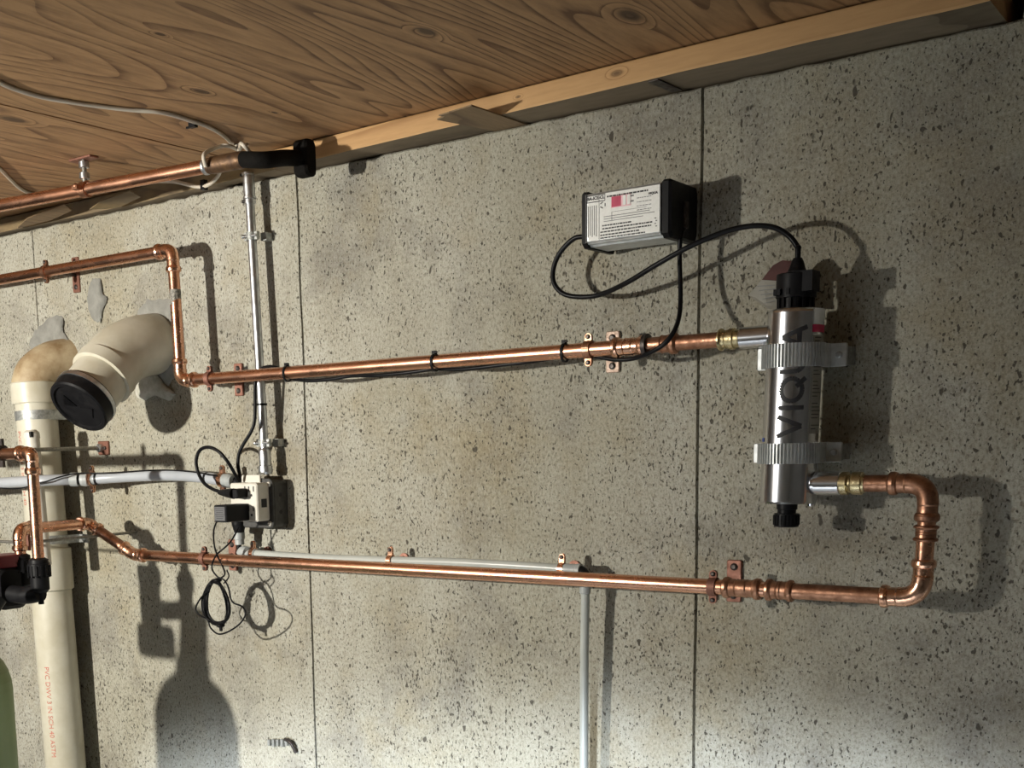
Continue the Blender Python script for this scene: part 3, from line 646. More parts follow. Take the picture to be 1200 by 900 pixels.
for k in range(4): lab_box(b, 0.90 + 0.012 * (k % 2), 0.66 + 0.05 * k, 0.92 + 0.012 * (k % 2), 0.68 + 0.05 * k)
# recycling arrows drawn as three bent bars
for a in range(3):
    an = math.radians(90 + 120 * a); an2 = math.radians(150 + 120 * a)
    c0 = V((x0 + BW * 0.245, yF - 0.0009, z1 - BH * 0.275)); p = c0 + V((math.cos(an) * 0.0042, 0, math.sin(an) * 0.0042)); q = c0 + V((math.cos(an2) * 0.0042, 0, math.sin(an2) * 0.0042))
    b.sweep([p, q], 0.0008, 6)
b.build('label_print', 'greyink', lb, 'fine grey print')['kind'] = 'stuff'
b = MB(); lab_box(b, 0.355, 0.13, 0.605, 0.36, 0.0009); b.build('label_print', 'pinkink', lb, 'pink field')
b = MB(); lab_box(b, 0.36, 0.15, 0.44, 0.345, 0.0012); lab_box(b, 0.44, 0.15, 0.48, 0.345, 0.0011); b.build('label_print', 'redink', lb, 'deep red square')
b = MB()
for u in (0.505, 0.56): lab_box(b, u, 0.155, u + 0.04, 0.335, 0.0014)
b.build('label_print', 'label', lb, 'two white squares')['kind'] = 'stuff'
b = MB(); xs_ = x1 + 0.0125; b.rbox((xs_, -0.050, (z0 + z1) / 2 - 0.006), (0.008, 0.010, 0.036), 0.002, 'Z'); b.build('strain_relief', 'dark_steel', ec)
# wall tab
b = MB(); b.rbox(((x0 + x1) / 2, -0.008, (z0 + z1) / 2), (0.09, 0.020, 0.05), 0.003); b.build('mount', 'galv_flat', t)

# ------------------------------------------------------------------ black cables of the ballast
def cable(name, label, pts, r, mat='cable', cat='cable', seg=10, n=10, group=None):
    b = MB(); b.sweep(spline(pts, n), r, seg); return tag(b.build(name, mat), label, cat, group)
gl = ut(64)
ca = WP((684, 277, 0.060), (672, 280, 0.060), (657, 295, 0.058), (649, 313, 0.055), (649, 331, 0.055), (660, 344, 0.055), (680, 348, 0.056), (704, 345, 0.060), (735, 331, 0.075), (768, 311, 0.085), (800, 293, 0.088), (830, 279, 0.086), (858, 269, 0.084), (885, 264.5, 0.082), (908, 267, 0.080), (925, 277, 0.078), (935, 290, 0.078)) + [gl + V((0, 0, 0.014)), gl - V((0, 0, 0.004))]
tag(MB().sweep(spline(ca, 10), 0.0037, 14).build('lamp_cable', 'cable'), 'thick black cable looping from the ballast box over to the top of the steel cylinder', 'cable')
cb = [V((xs_, -0.050, (z0 + z1) / 2 - 0.020))] + WP((797.5, 278, 0.058), (796.5, 300, 0.056), (797, 325, 0.056), (797.5, 348, 0.060), (796, 370, 0.072), (790, 388, 0.092), (778, 403, 0.096), (762, 413, 0.092), (743, 420, 0.082), (722, 421.5, 0.078), (700, 418, 0.074), (680, 416, 0.070), (660, 417, 0.066), (640, 421, 0.066), (612, 425, 0.068), (585, 428, 0.070), (560, 431, 0.070), (535, 433, 0.069), (510, 432, 0.066), (490, 435, 0.068), (465, 438, 0.070), (440, 440, 0.070), (412, 440.5, 0.066), (390, 444, 0.068), (368, 446, 0.069), (350, 445, 0.068), (336, 441, 0.065), (330, 434, 0.062), (320, 430, 0.060), (309, 431, 0.060), (301, 438, 0.060), (299, 452, 0.060), (299, 475, 0.058), (298, 495, 0.058), (293, 508, 0.060), (285, 521, 0.062), (280, 532, 0.064), (279, 545, 0.064), (281, 556, 0.062), (280, 563, 0.062), (274, 553, 0.075), (266, 540, 0.085), (256, 529, 0.090), (244, 524, 0.092), (234, 528, 0.092), (230, 540, 0.092), (232, 553, 0.092), (239, 566, 0.094), (249, 573, 0.096), (260, 577, 0.096))
tag(MB().sweep(spline(cb, 8), [0.0033] * (8 * (len(cb) - 1) + 1), 12).build('power_cable', 'cable'), 'black power cord running along the upper copper pipe and down to the outlet', 'cable')
def ztie(px, label, y=None, around='pipe'):
    c = hp(px); b = MB(); n = 24; vs_ = []
    for k in range(n):
        a = 2 * PI * k / n; rr = PR + 0.0006 + (0.004 if -2.6 < a - PI * 1.5 < 0 else 0) * 0
        for (x, q) in ((-0.002, rr), (-0.002, rr + 0.0014), (0.002, rr + 0.0014), (0.002, rr)):
            vs_.append(c + V((x, math.cos(a) * q, math.sin(a) * q * (1.0 if math.sin(a) > 0 else 1.25))))
    b.add(vs_, [(k * 4 + j, k * 4 + (j + 1) % 4, ((k + 1) % n) * 4 + (j + 1) % 4, ((k + 1) % n) * 4 + j) for k in range(n) for j in range(4)])
    b.box(c + V((0, -0.002, PR + 0.0035)), (0.006, 0.007, 0.005)); b.box(c + V((0.004, -0.004, PR + 0.0035)), (0.006, 0.003, 0.0015))
    return tag(b.build('zip_tie', 'blackp'), label, 'zip tie', None)
ztie(337, 'black zip tie on the upper copper pipe, just right of the steel conduit'); ztie(510, 'black zip tie around the middle of the upper copper pipe'); ztie(662, 'black zip tie on the upper copper pipe just left of the pale-plated clamp')

# ------------------------------------------------------------------ lower copper run
zL = (W(300, 657.5, 0.08).z + W(950, 694.5, 0.08).z) / 2
def XL(px): return V((W(px, 574 + 0.0553 * px + 67, 0.08).x, -0.08, zL))
Rt = V((XO(1089).x, -0.08, zO)); Rb = V((W(1080, 701, 0.08).x, -0.08, zL))
t = thing('copper_pipe', 'lower copper pipe run, from the steel cylinder outlet down and left across the wall', 'pipe', Rb)
b = MB(); p = XO(986); q = XO(1014); b.prof(p, q, [(0, PR * 1.25), (0.02, PR * 1.38), (0.28, PR * 1.38), (0.3, PR * 1.05), (0.42, PR * 1.15), (0.5, PR * 1.38), (0.88, PR * 1.38), (0.9, PR * 1.1), (1, PR * 1.1)], 18); b.build('adapter', 'brass', t, 'brass adapter')
pipe(t, XO(1010), XO(1050), mat='copper_dull', label='short tarnished outlet length')
elbow(t, XO(1010), Rt, Rb, rb=0.026, mat='copper_dull'); coupling(t, Rt.lerp(Rb, 0.36), Rt.lerp(Rb, 0.50), mat='copper_dull')
pipe(t, Rt.lerp(Rb, 0.3), Rt.lerp(Rb, 0.8), label='short drop')
elbow(t, Rt, Rb, XL(900), rb=0.028)
L45 = V((W(157, 650.5, 0.08).x, -0.08, zL))
K1 = W(104, 613.5, 0.10); 
pipe(t, XL(1050), XL(925), mat='copper_dull', label='tarnished length right of the lower clamp')
coupling(t, XL(930), XL(898), mat='copper_dull'); coupling(t, XL(892), XL(848), mat='copper_dull')
pipe(t, XL(900), L45 + V((0.015, 0, 0)), label='long polished length')
elbow(t, XL(300), L45, K1, rb=0.012, sl=0.020)
pipe(t, L45.lerp(K1, 0.1), L45.lerp(K1, 0.9), mat='copper_dull', label='short sloping length')
K2 = W(22, 620, 0.31)
elbow(t, L45, K1, K2, rb=0.012, sl=0.020)
pipe(t, K1, K2 + (K1 - K2).normalized() * 0.03, label='length running out from the wall')
K3 = K2 - V((0, 0, 0.075)); elbow(t, K1, K2, K3, rb=0.020)
pipe(t, K2.lerp(K3, 0.4), K3, label='stub into the valve')
hl = lambda px: XL(px)
hanger(hl(240), 'brown copper clamp on the lower copper pipe near the hanging cord bundle', cmat='copper_plate')
hanger(hl(836), 'dark copper clamp with brown plate on the lower pipe, right of the right-hand seam', cmat='copper_plate')

# ------------------------------------------------------------------ far-left riser, rod hanger, valve and tank
dR = 0.33
Q0 = W(37, 531, dR); Q1 = V((Q0.x, Q0.y, W(43, 656, dR).z))
t = thing('copper_pipe', 'far-left copper pipe coming in from the edge and dropping into the black valve', 'pipe', Q1)
QL = Q0 - V((0.5, 0, 0)); pipe(t, QL, Q0, label='horizontal length'); pipe(t, Q0, Q1, label='vertical drop'); elbow(t, QL, Q0, Q1, rb=0.014, sl=0.026)
rp = W(123, 525, 0.0); t = thing('pipe_hanger', 'square copper plate with a long steel rod reaching out from the wall at far left', 'clamp', rp)
b = MB(); b.rbox(rp + V((0, -0.003, 0)), (0.034, 0.006, 0.030), 0.003); b.build('plate', 'copper_plate', t)
b = MB(); b.cyl(rp + V((0.008, -0.004, 0)), rp + V((0.008, -0.009, 0)), 0.004, 8); b.build('screw', 'dark_steel', t)
e = rp + V((0, -0.27, 0)); b = MB(); b.cyl(rp + V((-0.004, 0, 0)), e, 0.0042, 12); b.build('rod', 'steel_rod', t)
b = MB(); b.prof(rp + V((-0.004, -0.006, 0)), rp + V((-0.004, -0.018, 0)), [(0, 0.009), (0.8, 0.009), (1, 0.007)], 6); b.build('nut', 'galv', t)
b = MB(); b.prof(W(2, 531, dR) + V((-0.006, 0, 0)), W(2, 531, dR) + V((0.006, 0, 0)), [(0, PR), (0, PR + 0.004), (1, PR + 0.004), (1, PR)], 20)
for s_ in (-1, 1): b.box(W(2, 531, dR) + V((0, 0, s_ * (PR + 0.008))), (0.011, 0.006, 0.016))
b.build('clamp_ring', 'dark_steel', t)

tk = W(-47, 850, 0.51); TX, TY, TR = tk.x, -0.51, 0.096
ztop = W(-47, 757, 0.51).z
t = thing('filter_tank', 'green resin tank with rounded top at the bottom left corner', 'tank', V((TX, TY, -1.7)))
b = MB(); st = []
L = ztop + 1.7
for k in range(9):
    a = PI / 2 * k / 8; st.append(((0.075 * (1 - math.sin(a))) / L, TR * math.cos(a) * 0.98 + 0.0) if False else ((0.085 * (1 - math.cos(a))) / L, 0.022 + (TR - 0.022) * math.sin(a)))
st.append((0.97, TR)); st.append((1.0, TR * 0.9))
b.prof(V((TX, TY, ztop)), V((TX, TY, -1.7)), st, 40); b.build('shell', 'green', t)
b = MB(); b.prof(V((TX, TY, -1.60)), V((TX, TY, -1.699)), [(0, TR * 0.99), (0.1, TR * 1.06), (1, TR * 1.12)], 32); b.build('base_boot', 'blackp', t)
hv = W(-20, 680, 0.38)
t = thing('control_valve', 'black and maroon control valve head with two unions above the green tank', 'valve', V((TX, TY, ztop)))
b = MB(); b.prof(V((TX, TY, ztop)), V((TX + 0.02, -0.44, hv.z - 0.01)), [(0, 0.040), (0.2, 0.040), (0.25, 0.034), (1, 0.032)], 24); b.build('neck', 'blackp', t)
zt_ = W(0, 663, 0.34).z; zb_ = W(0, 712, 0.34).z
xr_ = W(16, 690, 0.34).x
b = MB(); b.rbox((xr_ - 0.026, -0.34, (zt_ + zb_) / 2), (0.052, 0.07, zt_ - zb_), 0.018, 'X'); b.build('body', 'blackp', t)
b = MB(); b.rbox((xr_ - 0.028, -0.34, zt_ + 0.010), (0.054, 0.068, 0.024), 0.006, 'Z'); b.build('cover', 'maroon', t, 'maroon cover')
m0, m1 = W(-56, 708, 0.43), W(-20, 745, 0.43); b = MB(); b.rbox(((m0.x + m1.x) / 2, -0.42, (m0.z + m1.z) / 2), (m1.x - m0.x, 0.06, m0.z - m1.z), 0.016, 'X'); b.build('shadow_block', 'blackp', t)  # out-of-view block added to fill out the valve's shadow on the wall
for (px, py, d, top) in ((19, 651, 0.31, K3), (44, 656, dR, Q1)):
    c = V((top.x, top.y, W(px, py, d).z)); b = MB()
    b.prof(c + V((0, 0, 0.004)), c - V((0, 0, 0.062)), [(0, 0.012), (0.05, 0.018), (0.15, 0.0185), (0.16, 0.0205), (0.5, 0.0205), (0.52, 0.0175), (0.9, 0.0175), (1, 0.012)], 20)
    un = b.build('union', 'blackp', t, 'black ribbed union nut')
    b = MB()
    for k in range(14): a = 2 * PI * k / 14; b.box(c + V((math.cos(a) * 0.0205, math.sin(a) * 0.0205, -0.021)), (0.003, 0.003, 0.022), Matrix.Rotation(a, 3, 'Z'))
    b.build('ribs', 'blackp', un)
a_ = V((Q1.x, Q1.y, W(44, 694, dR).z)); b = MB(); b.sweep(spline([a_, V(((a_.x + xr_) / 2, -0.338, a_.z - 0.006)), V((xr_ - 0.01, -0.345, a_.z - 0.004))]), 0.017, 16)
b.cyl(a_, a_ - V((0, 0, 0.022)), 0.0055, 10); b.build('bypass_arm', 'blackp', t)
# short side rod left of the lower elbow
pr = W(31, 636, 0.28); b = MB(); b.rbox(pr, (0.024, 0.005, 0.030), 0.003)
t = thing('pipe_hanger', 'small brown plate beside the lower-left copper elbow', 'clamp', pr); b.build('plate', 'copper_plate', t)
b = MB(); b.cyl(pr, pr + V((-0.30, 0, -0.0)), 0.003, 10); b.build('rod', 'steel_rod', t)
b = MB(); b.cyl(pr + V((0, 0.002, 0)), V((pr.x, 0, pr.z)), 0.003, 10); b.build('wall_rod', 'steel_rod', t)

# ------------------------------------------------------------------ plastic drain pipes
sp0 = V(W(40.5, 455, 0.065)); sp1 = V(W(77, 895, 0.065)); sp0.y = sp1.y = -0.065; SR = 0.0445
spd = (sp1 - sp0).normalized(); sp2 = sp0 + spd * 2.0 * 1.0
k_ = (-1.7 - sp0.z) / spd.z; sp2 = sp0 + spd * k_
def SPz(py):  # axis point seen at image row py
    lo = 0.0; hi = 1.0
    x = 40.5 + (77 - 40.5) * (py - 455) / (895 - 455); return V(W(x, py, 0.065))
t = thing('drain_pipe', 'vertical cream plastic drain pipe with metal straps at the left end of the wall', 'pipe', sp2)
dp = MB().cyl(sp0, sp2, SR, 40).build('pipe', 'pvc', t)
s45 = sp0 + V((0.006, 0.0, 0.095))
b = MB(); pth = [sp0 - spd * -0.0, sp0 - spd * 0.008] + spline([sp0 - spd * 0.008, sp0 - spd * 0.030 + V((0.004, 0.010, 0)), sp0 - spd * 0.052 + V((0.016, 0.040, 0)), sp0 - spd * 0.062 + V((0.032, 0.085, 0))], 8)[1:]
b.sweep(pth, [SR * 1.09] * len(pth), 36); b.build('elbow', 'pvc_stained', t, 'stained elbow into the wall')
b = MB(); b.prof(sp0 - spd * 0.012, sp0 + spd * 0.034, [(0, SR * 1.1), (0.05, SR * 1.14), (0.95, SR * 1.14), (1, SR * 1.1)], 40); b.build('socket', 'pvc', t)
c = SPz(668); b = MB(); b.prof(c - spd * 0.050, c + spd * 0.045, [(0, SR), (0.03, SR * 1.13), (0.97, SR * 1.13), (1, SR)], 40); b.build('coupling', 'pvc', t)
for py, hh in ((487, 0.020), (632, 0.018)):
    c = SPz(py); b = MB(); b.prof(c - spd * hh / 2, c + spd * hh / 2, [(0, SR + 0.0006), (0, SR + 0.002), (1, SR + 0.002), (1, SR + 0.0006)], 40)
    b.box(V((c.x + SR + 0.015, -0.012, c.z)), (0.036, 0.003, hh)); b.box(V((c.x + SR + 0.0012, -0.038, c.z)), (0.0024, 0.054, hh))
    stp = b.build('strap', 'galv_flat', t, 'galvanised strap')
    b = MB(); b.ball(V((c.x + SR + 0.02, -0.015, c.z)), 0.005); b.build('screw', 'galv', stp)
def pipe_text(b, s_, size, a, axis, rad, ang, flip=-1):
    """lettering wrapped on a pipe: a is the axis point at the middle of the line"""
    axis = V(axis).normalized(); o_ = V((0, -1, 0)); o_ = (o_ - axis * o_.dot(axis)).normalized(); w = axis.cross(o_)
    vs_, fs = text_geo(s_, size)
    b.add([a + axis * q.x + (o_ * math.cos(math.radians(ang) + flip * q.y / rad) + w * math.sin(math.radians(ang) + flip * q.y / rad)) * (rad + 0.0005) for q in vs_], fs)
b = MB(); pipe_text(b, 'PVC DWV 3 IN SCH 40', 0.016, SPz(548) , spd, SR, 10)
pipe_text(b, 'PVC DWV 3 IN SCH 40 ASTM', 0.016, SPz(830), spd, SR, -20); b.build('pipe_print', 'redprint', dp, 'faded red print')['kind'] = 'stuff'

# slim white standpipe in front of it
q0 = W(37, 507, 0.135); q1 = W(52, 662, 0.135); t = thing('white_pipe', 'slim white plastic standpipe with a rounded cap in front of the drain pipe', 'pipe', q1)
b = MB(); b.cyl(q0, q1, 0.0155, 20); b.build('pipe', 'whitep', t)
b = MB(); b.prof(q0 + V((0, 0, 0.006)), q0 - V((0, 0, 0.012)), [(0, 0.010), (0.3, 0.016), (1, 0.0172)], 20); cp_ = b.build('cap', 'whitep', t)
b = MB(); c = q0 + V((0.0125, -0.0105, -0.004)); b.box(c, (0.006, 0.006, 0.012)); b.build('vent_slot', 'slot', cp_)
tag(MB().sweep(spline(WP((49.5, 571, 0.128), (50.5, 590, 0.125), (52.5, 614, 0.125))), 0.0036, 10).build('blue_tube', 'blue'), 'short blue tube beside the slim white standpipe', 'tube')

# capped stub out of the wall
E = [W(190, 402, -0.03), W(176, 404, 0.02), W(158, 408, 0.06), W(141, 417, 0.095), W(128, 431, 0.125)]
tipa = W(120, 441, 0.145); tipb = W(98, 469, 0.197); tdir = (tipb - tipa).normalized(); R4 = 0.0565
t = thing('capped_drain_stub', 'fat cream plastic pipe stub angled down from the wall with a black rubber end cap', 'pipe', W(186, 404, 0))
b = MB(); pth = spline(E + [tipa], 6); b.sweep(pth, [R4 * 1.08] * len(pth), 44); b.build('elbow', 'pvc', t)
b = MB(); b.prof(tipa - tdir * 0.022, tipa + tdir * 0.006, [(0, R4 * 1.08), (0.05, R4 * 1.12), (0.95, R4 * 1.12), (1, R4 * 1.04)], 44); b.build('socket', 'pvc', t)
pp = MB().cyl(tipa, tipb, R4, 44).build('pipe', 'pvc', t)
b = MB(); pipe_text(b, '4 IN DWV', 0.013, tipa + tdir * 0.030, tdir, R4, 30); b.build('pipe_print', 'redprint', pp)
cA = tipb - tdir * 0.018; cB = tipb + tdir * 0.022
b = MB(); b.prof(cA, cB, [(0, R4), (0.0, R4 * 1.03), (0.05, R4 * 1.09), (0.92, R4 * 1.09), (1.0, R4 * 1.04), (1.0, R4 * 0.93), (0.90, R4 * 0.90)], 44); cap = b.build('end_cap', 'rubber', t, 'black rubber end cap')
u = tdir.cross(V((1, 0, 0))).normalized(); w = tdir.cross(u).normalized(); rot = Matrix((u, w, tdir)).transposed()
b = MB(); c = cB - tdir * 0.002
for k in range(2): b.add([c + rot @ (Matrix.Rotation(PI * k + 0.9, 3, 'Z') @ V(q)) for q in ((0.003, 0, 0), (R4 * 0.55, -0.014, 0), (R4 * 0.55, 0.014, 0), (0.003, 0, -0.003), (R4 * 0.55, -0.014, -0.003), (R4 * 0.55, 0.014, -0.003))], [(0, 1, 2), (3, 5, 4), (0, 3, 4, 1), (1, 4, 5, 2), (2, 5, 3, 0)]); b.build('cap_ribs', 'rubber', cap)
b = MB(); c = cA + tdir * 0.009; b.prof(c - tdir * 0.0045, c + tdir * 0.0045, [(0, R4 * 1.09), (0, R4 * 1.12), (1, R4 * 1.12), (1, R4 * 1.09)], 44)
hc = b.build('hose_clamp', 'galv', t, 'steel band clamp')
sd = V((-1, -0.1, 0.35)); sd = (sd - tdir * sd.dot(tdir)).normalized(); b = MB(); q = c + sd * (R4 * 1.16); ax_ = tdir.cross(sd)
b.cyl(q - ax_ * 0.010, q + ax_ * 0.010, 0.005, 10); b.build('screw', 'chrome', hc)

# ------------------------------------------------------------------ grey plastic tube
t = thing('plastic_tube', 'grey plastic water tube from the left edge, behind the outlet, to a vertical drop', 'tube', W(285, 648, 0.03))
b = MB(); b.sweep(spline(WP((-80, 571, 0.164), (0, 566, 0.164), (40, 563.8, 0.163), (66, 562.5, 0.138), (84, 562, 0.112))), 0.0115, 18); b.build('tube', 'pex', t, 'left length at the frame edge')
b = MB(); b.prof(W(82, 562, 0.114), W(92, 562, 0.104), [(0, 0.012), (0.1, 0.0145), (1, 0.0145)], 20); b.prof(W(95, 562, 0.101), W(111, 561.5, 0.085), [(0, 0.013), (0.2, 0.0145), (0.5, 0.0145), (0.55, 0.012), (1, 0.012)], 20); b.build('coupling', 'pexf', t)
b = MB(); b.cyl(W(91, 562, 0.105), W(96, 562, 0.100), 0.011, 16); b.cyl(W(112.5, 561.3, 0.0835), W(115, 561.2, 0.0815), 0.0130, 16); b.cyl(W(242, 560, 0.05), W(244.5, 560.2, 0.05), 0.0115, 16); b.build('seal_ring', 'blackp', t)['kind'] = 'stuff'
b = MB(); b.sweep(spline(WP((108, 561.5, 0.088), (135, 559.5, 0.068), (170, 557.5, 0.055), (205, 557, 0.05), (235, 559, 0.05), (262, 563, 0.05))), 0.0112, 18); b.build('tube', 'pex', t, 'arched length left of the outlet')
b = MB(); b.prof(W(262, 563, 0.05), W(273, 564, 0.05), [(0, 0.0135), (0.8, 0.0135), (1, 0.011)], 18); b.build('fitting', 'pexf', t)
b = MB(); b.sweep(bend_path(W(270, 564, 0.042), W(281, 565, 0.040), W(283, 600, 0.04), 0.012), 0.011, 16); b.cyl(W(281, 575, 0.03), W(280, 624, 0.03), 0.0075, 12); b.build('elbow', 'blackp', t, 'black elbow behind the outlet')
b = MB(); b.prof(W(279.5, 611, 0.045), W(280.5, 624, 0.045), [(0, 0.014), (0.3, 0.0135), (1, 0.0095)], 18); b.build('reducer', 'blackp', t)
b = MB(); b.prof(W(280.3, 622, 0.042), W(281, 638, 0.042), [(0, 0.0095), (0.1, 0.0105), (0.6, 0.0105), (0.65, 0.0092), (1, 0.0092)], 18); b.build('coupling', 'pexf', t)
b = MB(); b.cyl(W(280, 637, 0.042), W(280.5, 650, 0.042), 0.0048, 12); b.build('stem', 'blackp', t)
b = MB(); b.sweep(bend_path(W(281, 654, 0.042), W(284, 645, 0.042), W(300, 648, 0.042), 0.008), 0.0098, 16); b.prof(W(286, 646.5, 0.042), W(300, 649, 0.042), [(0, 0.0112), (0.6, 0.0112), (0.65, 0.0092), (1, 0.0092)], 18); b.build('elbow', 'pexf', t)
b = MB(); b.sweep(spline(WP((298, 648.5, 0.042), (330, 651, 0.042), (380, 654, 0.042), (430, 656, 0.042), (480, 657.5, 0.042), (530, 659, 0.042), (580, 661.5, 0.042), (630, 664.5, 0.042), (662, 667, 0.042))), 0.0074, 16); b.build('tube', 'hose', t, 'length resting above the lower copper pipe')
b = MB(); b.prof(W(660, 667, 0.042), W(681, 668.5, 0.042), [(0, 0.0085), (0.1, 0.0095), (0.75, 0.0095), (0.8, 0.0105), (1, 0.0105)], 18); b.build('coupling', 'pexf', t)
b = MB(); cE = W(686, 671, 0.042); b.sweep(bend_path(W(676, 668, 0.042), cE, W(686, 700, 0.042), 0.010), 0.0085, 16); b.build('elbow', 'blackp', t)
b = MB(); b.sweep(spline(WP((686, 672, 0.042), (686, 700, 0.040), (685, 760, 0.038), (684.5, 830, 0.036), (684.5, 920, 0.034), (685, 1100, 0.03))), 0.0068, 16); b.build('hose', 'hose', t, 'vertical milky hose dropping out of view')
b = MB(); b.prof(W(685.8, 686, 0.041), W(685.6, 696, 0.041), [(0, 0.0085), (0.9, 0.0085), (1, 0.007)], 16); b.build('collar', 'pexf', t)
kw = dict(round_base=True, r=0.0078, mat='copper_plate', cmat='copper_bright', name='tube_clip', earh=0.0165)
hanger(W(297, 648.5, 0.042), 'small bright copper clip on the grey tube directly under the outlet', **kw)
hanger(W(458, 657, 0.042), 'small bright copper clip at the middle of the grey tube above the lower pipe', **kw)
hanger(W(659, 666.8, 0.042), 'small bright copper clip at the right end of the grey tube', **kw)
kw['r'] = 0.0118
hanger(W(108, 561.5, 0.088), 'copper clip on the grey tube beside the drain pipe', **kw)
hanger(W(261, 562.5, 0.05), 'copper clip on the grey tube just left of the outlet', **kw)
cable('thin_cable', 'thin black wire lying along the top of the left grey tube', WP((42, 567, 0.177), (55, 564, 0.165), (70, 559, 0.145), (90, 555, 0.118), (118, 554.5, 0.092), (140, 553.5, 0.078), (170, 551.5, 0.066), (200, 551, 0.060), (230, 553.5, 0.060), (245, 556.5, 0.062), (254, 557, 0.062)), 0.0015, seg=6)
cable('thin_cable', 'thin black wire sagging below the grey tube at the left edge', WP((-30, 571, 0.178), (0, 572, 0.178), (18, 572.5, 0.178), (30, 571, 0.178), (41, 567.5, 0.178)), 0.0015, seg=6)

# ------------------------------------------------------------------ steel conduit and outlet
dc = 0.035
c0 = W(291, 206, dc); c1 = W(311, 546, dc)
def CC(py): f = (py - 206) / 340.0; return W(291 + 20 * f, py, dc)
t = thing('conduit', 'vertical galvanised steel conduit from the dark pipe at the ceiling down to the outlet', 'conduit', c1)
MB().cyl(c0, c1, 0.0085, 22).build('tube', 'galv', t)
b = MB(); b.prof(CC(203), CC(239), [(0, 0.0125), (0.06, 0.0125), (0.08, 0.0108), (0.75, 0.0108), (0.77, 0.0125), (0.84, 0.0125), (0.86, 0.0108), (1, 0.0108)], 20)
cn = b.build('connector', 'galv', t, 'top connector with set screws')
b = MB()
for py in (205, 236): q = CC(py) + V((-0.010, -0.008, 0)); b.ball(q, 0.0032)
b.build('screw', 'dark_steel', cn)
b = MB(); b.prof(CC(525), CC(556), [(0, 0.0095), (0.1, 0.0115), (0.65, 0.0115), (0.68, 0.0135), (0.9, 0.0135), (1, 0.0115)], 20); b.build('connector', 'galv', t, 'bottom box connector')
for py in (277, 519):
    c = CC(py); b = MB(); b.prof(c + V((0, 0, 0.007)), c - V((0, 0, 0.007)), [(0, 0.0088), (0, 0.0105), (1, 0.0105), (1, 0.0088)], 20)
    b.box(V((c.x + 0.014, -0.010, c.z)), (0.014, 0.018, 0.014)); b.box(V((c.x - 0.012, c.y, c.z)), (0.008, 0.008, 0.014)); b.box(V((c.x + 0.012, c.y, c.z)), (0.008, 0.008, 0.014))
    s_ = b.build('strap', 'galv_flat', t); b = MB(); b.cyl(V((c.x - 0.015, c.y - 0.008, c.z)), V((c.x + 0.018, c.y - 0.008, c.z)), 0.0022, 8); b.ball(V((c.x - 0.015, c.y - 0.008, c.z)), 0.004); b.build('screw', 'galv', s_)
c = CC(474); b = MB(); b.prof(c + V((0, 0, 0.002)), c - V((0, 0, 0.002)), [(0, 0.0086), (0, 0.0102), (1, 0.0102), (1, 0.0086)], 18); b.box(c + V((-0.0125, -0.006, 0)), (0.006, 0.006, 0.004)); tag(b.build('zip_tie', 'blackp'), 'black zip tie around the vertical steel conduit', 'zip tie')
# outlet box
rt = W(338, 562, 0.0); rb_ = W(338, 616, 0.0); zt_, zb_ = rt.z, rb_.z; xr = (rt.x + rb_.x) / 2; BWo = 0.078
t = thing('outlet_box', 'surface-mounted electrical outlet box at the foot of the steel conduit', 'outlet', V((xr - BWo / 2, 0, zb_)))
zc_ = (zt_ + zb_) / 2; hB = zt_ - zb_
b = MB(); b.rbox((xr - BWo / 2, -0.020, zc_), (BWo, 0.040, hB), 0.006); bx = b.build('box', 'box_shaded', t)
b = MB()
for s_ in (-1, 1): b.cyl((xr - 0.0002, -0.022, zc_ + s_ * 0.016), (xr + 0.0006, -0.022, zc_ + s_ * 0.016), 0.004, 10)
b.build('screw_hole', 'slot', bx)
b = MB(); b.rbox((xr - BWo / 2, -0.043, zc_ + 0.001), (BWo + 0.004, 0.006, hB + 0.006), 0.010); pl = b.build('cover_plate', 'box_shaded', t)
b = MB()
for s_ in (-1, 1): b.ball((xr - 0.006, -0.047, zc_ + s_ * (hB / 2 - 0.007)), (0.005, 0.003, 0.005))
b.build('screw', 'whitep', pl)  # white knobs added for the lit corners of the plate
ar = W(302.5, 590, 0.078).x; za1, za0 = W(302, 566, 0.078).z, W(302, 611.5, 0.078).z; AWd = 0.070; zac = (za1 + za0) / 2
t = thing('outlet_adapter', 'white six-way plug-in outlet adapter covering the outlet box', 'adapter', V((ar - AWd / 2, -0.05, za0)))
b = MB(); b.rbox((ar - AWd / 2, -0.063, zac), (AWd, 0.034, za1 - za0), 0.005); ad = b.build('housing', 'whitep', t)
b = MB(); b.rbox((W(294, 561, 0.05).x, -0.0485, (W(294, 556.5, 0.05).z + W(294, 600, 0.05).z) / 2), (0.048, 0.005, W(294, 556.5, 0.05).z - W(294, 600, 0.05).z), 0.004); b.build('lit_plate_top', 'whitep', t)  # white piece added for the lit top of the cover plate
b = MB()
for (py, dz) in ((573, 0), (596, 0)):
    for px in (287, 291.5, 297): b.box(W(px, py, 0.0802), (0.0022, 0.0012, 0.0095))
    q = W(294.5 if py < 590 else 295, py + 7.5, 0.0802); b.cyl(q + V((0, 0.001, 0)), q + V((0, -0.0006, 0)), 0.0024, 10)
b.build('socket_slots', 'slot', ad)
b = MB(); b.box((ar + 0.0002, -0.062, zac - 0.002), (0.0012, 0.014, 0.016)); b.build('side_switch', 'slot', ad)
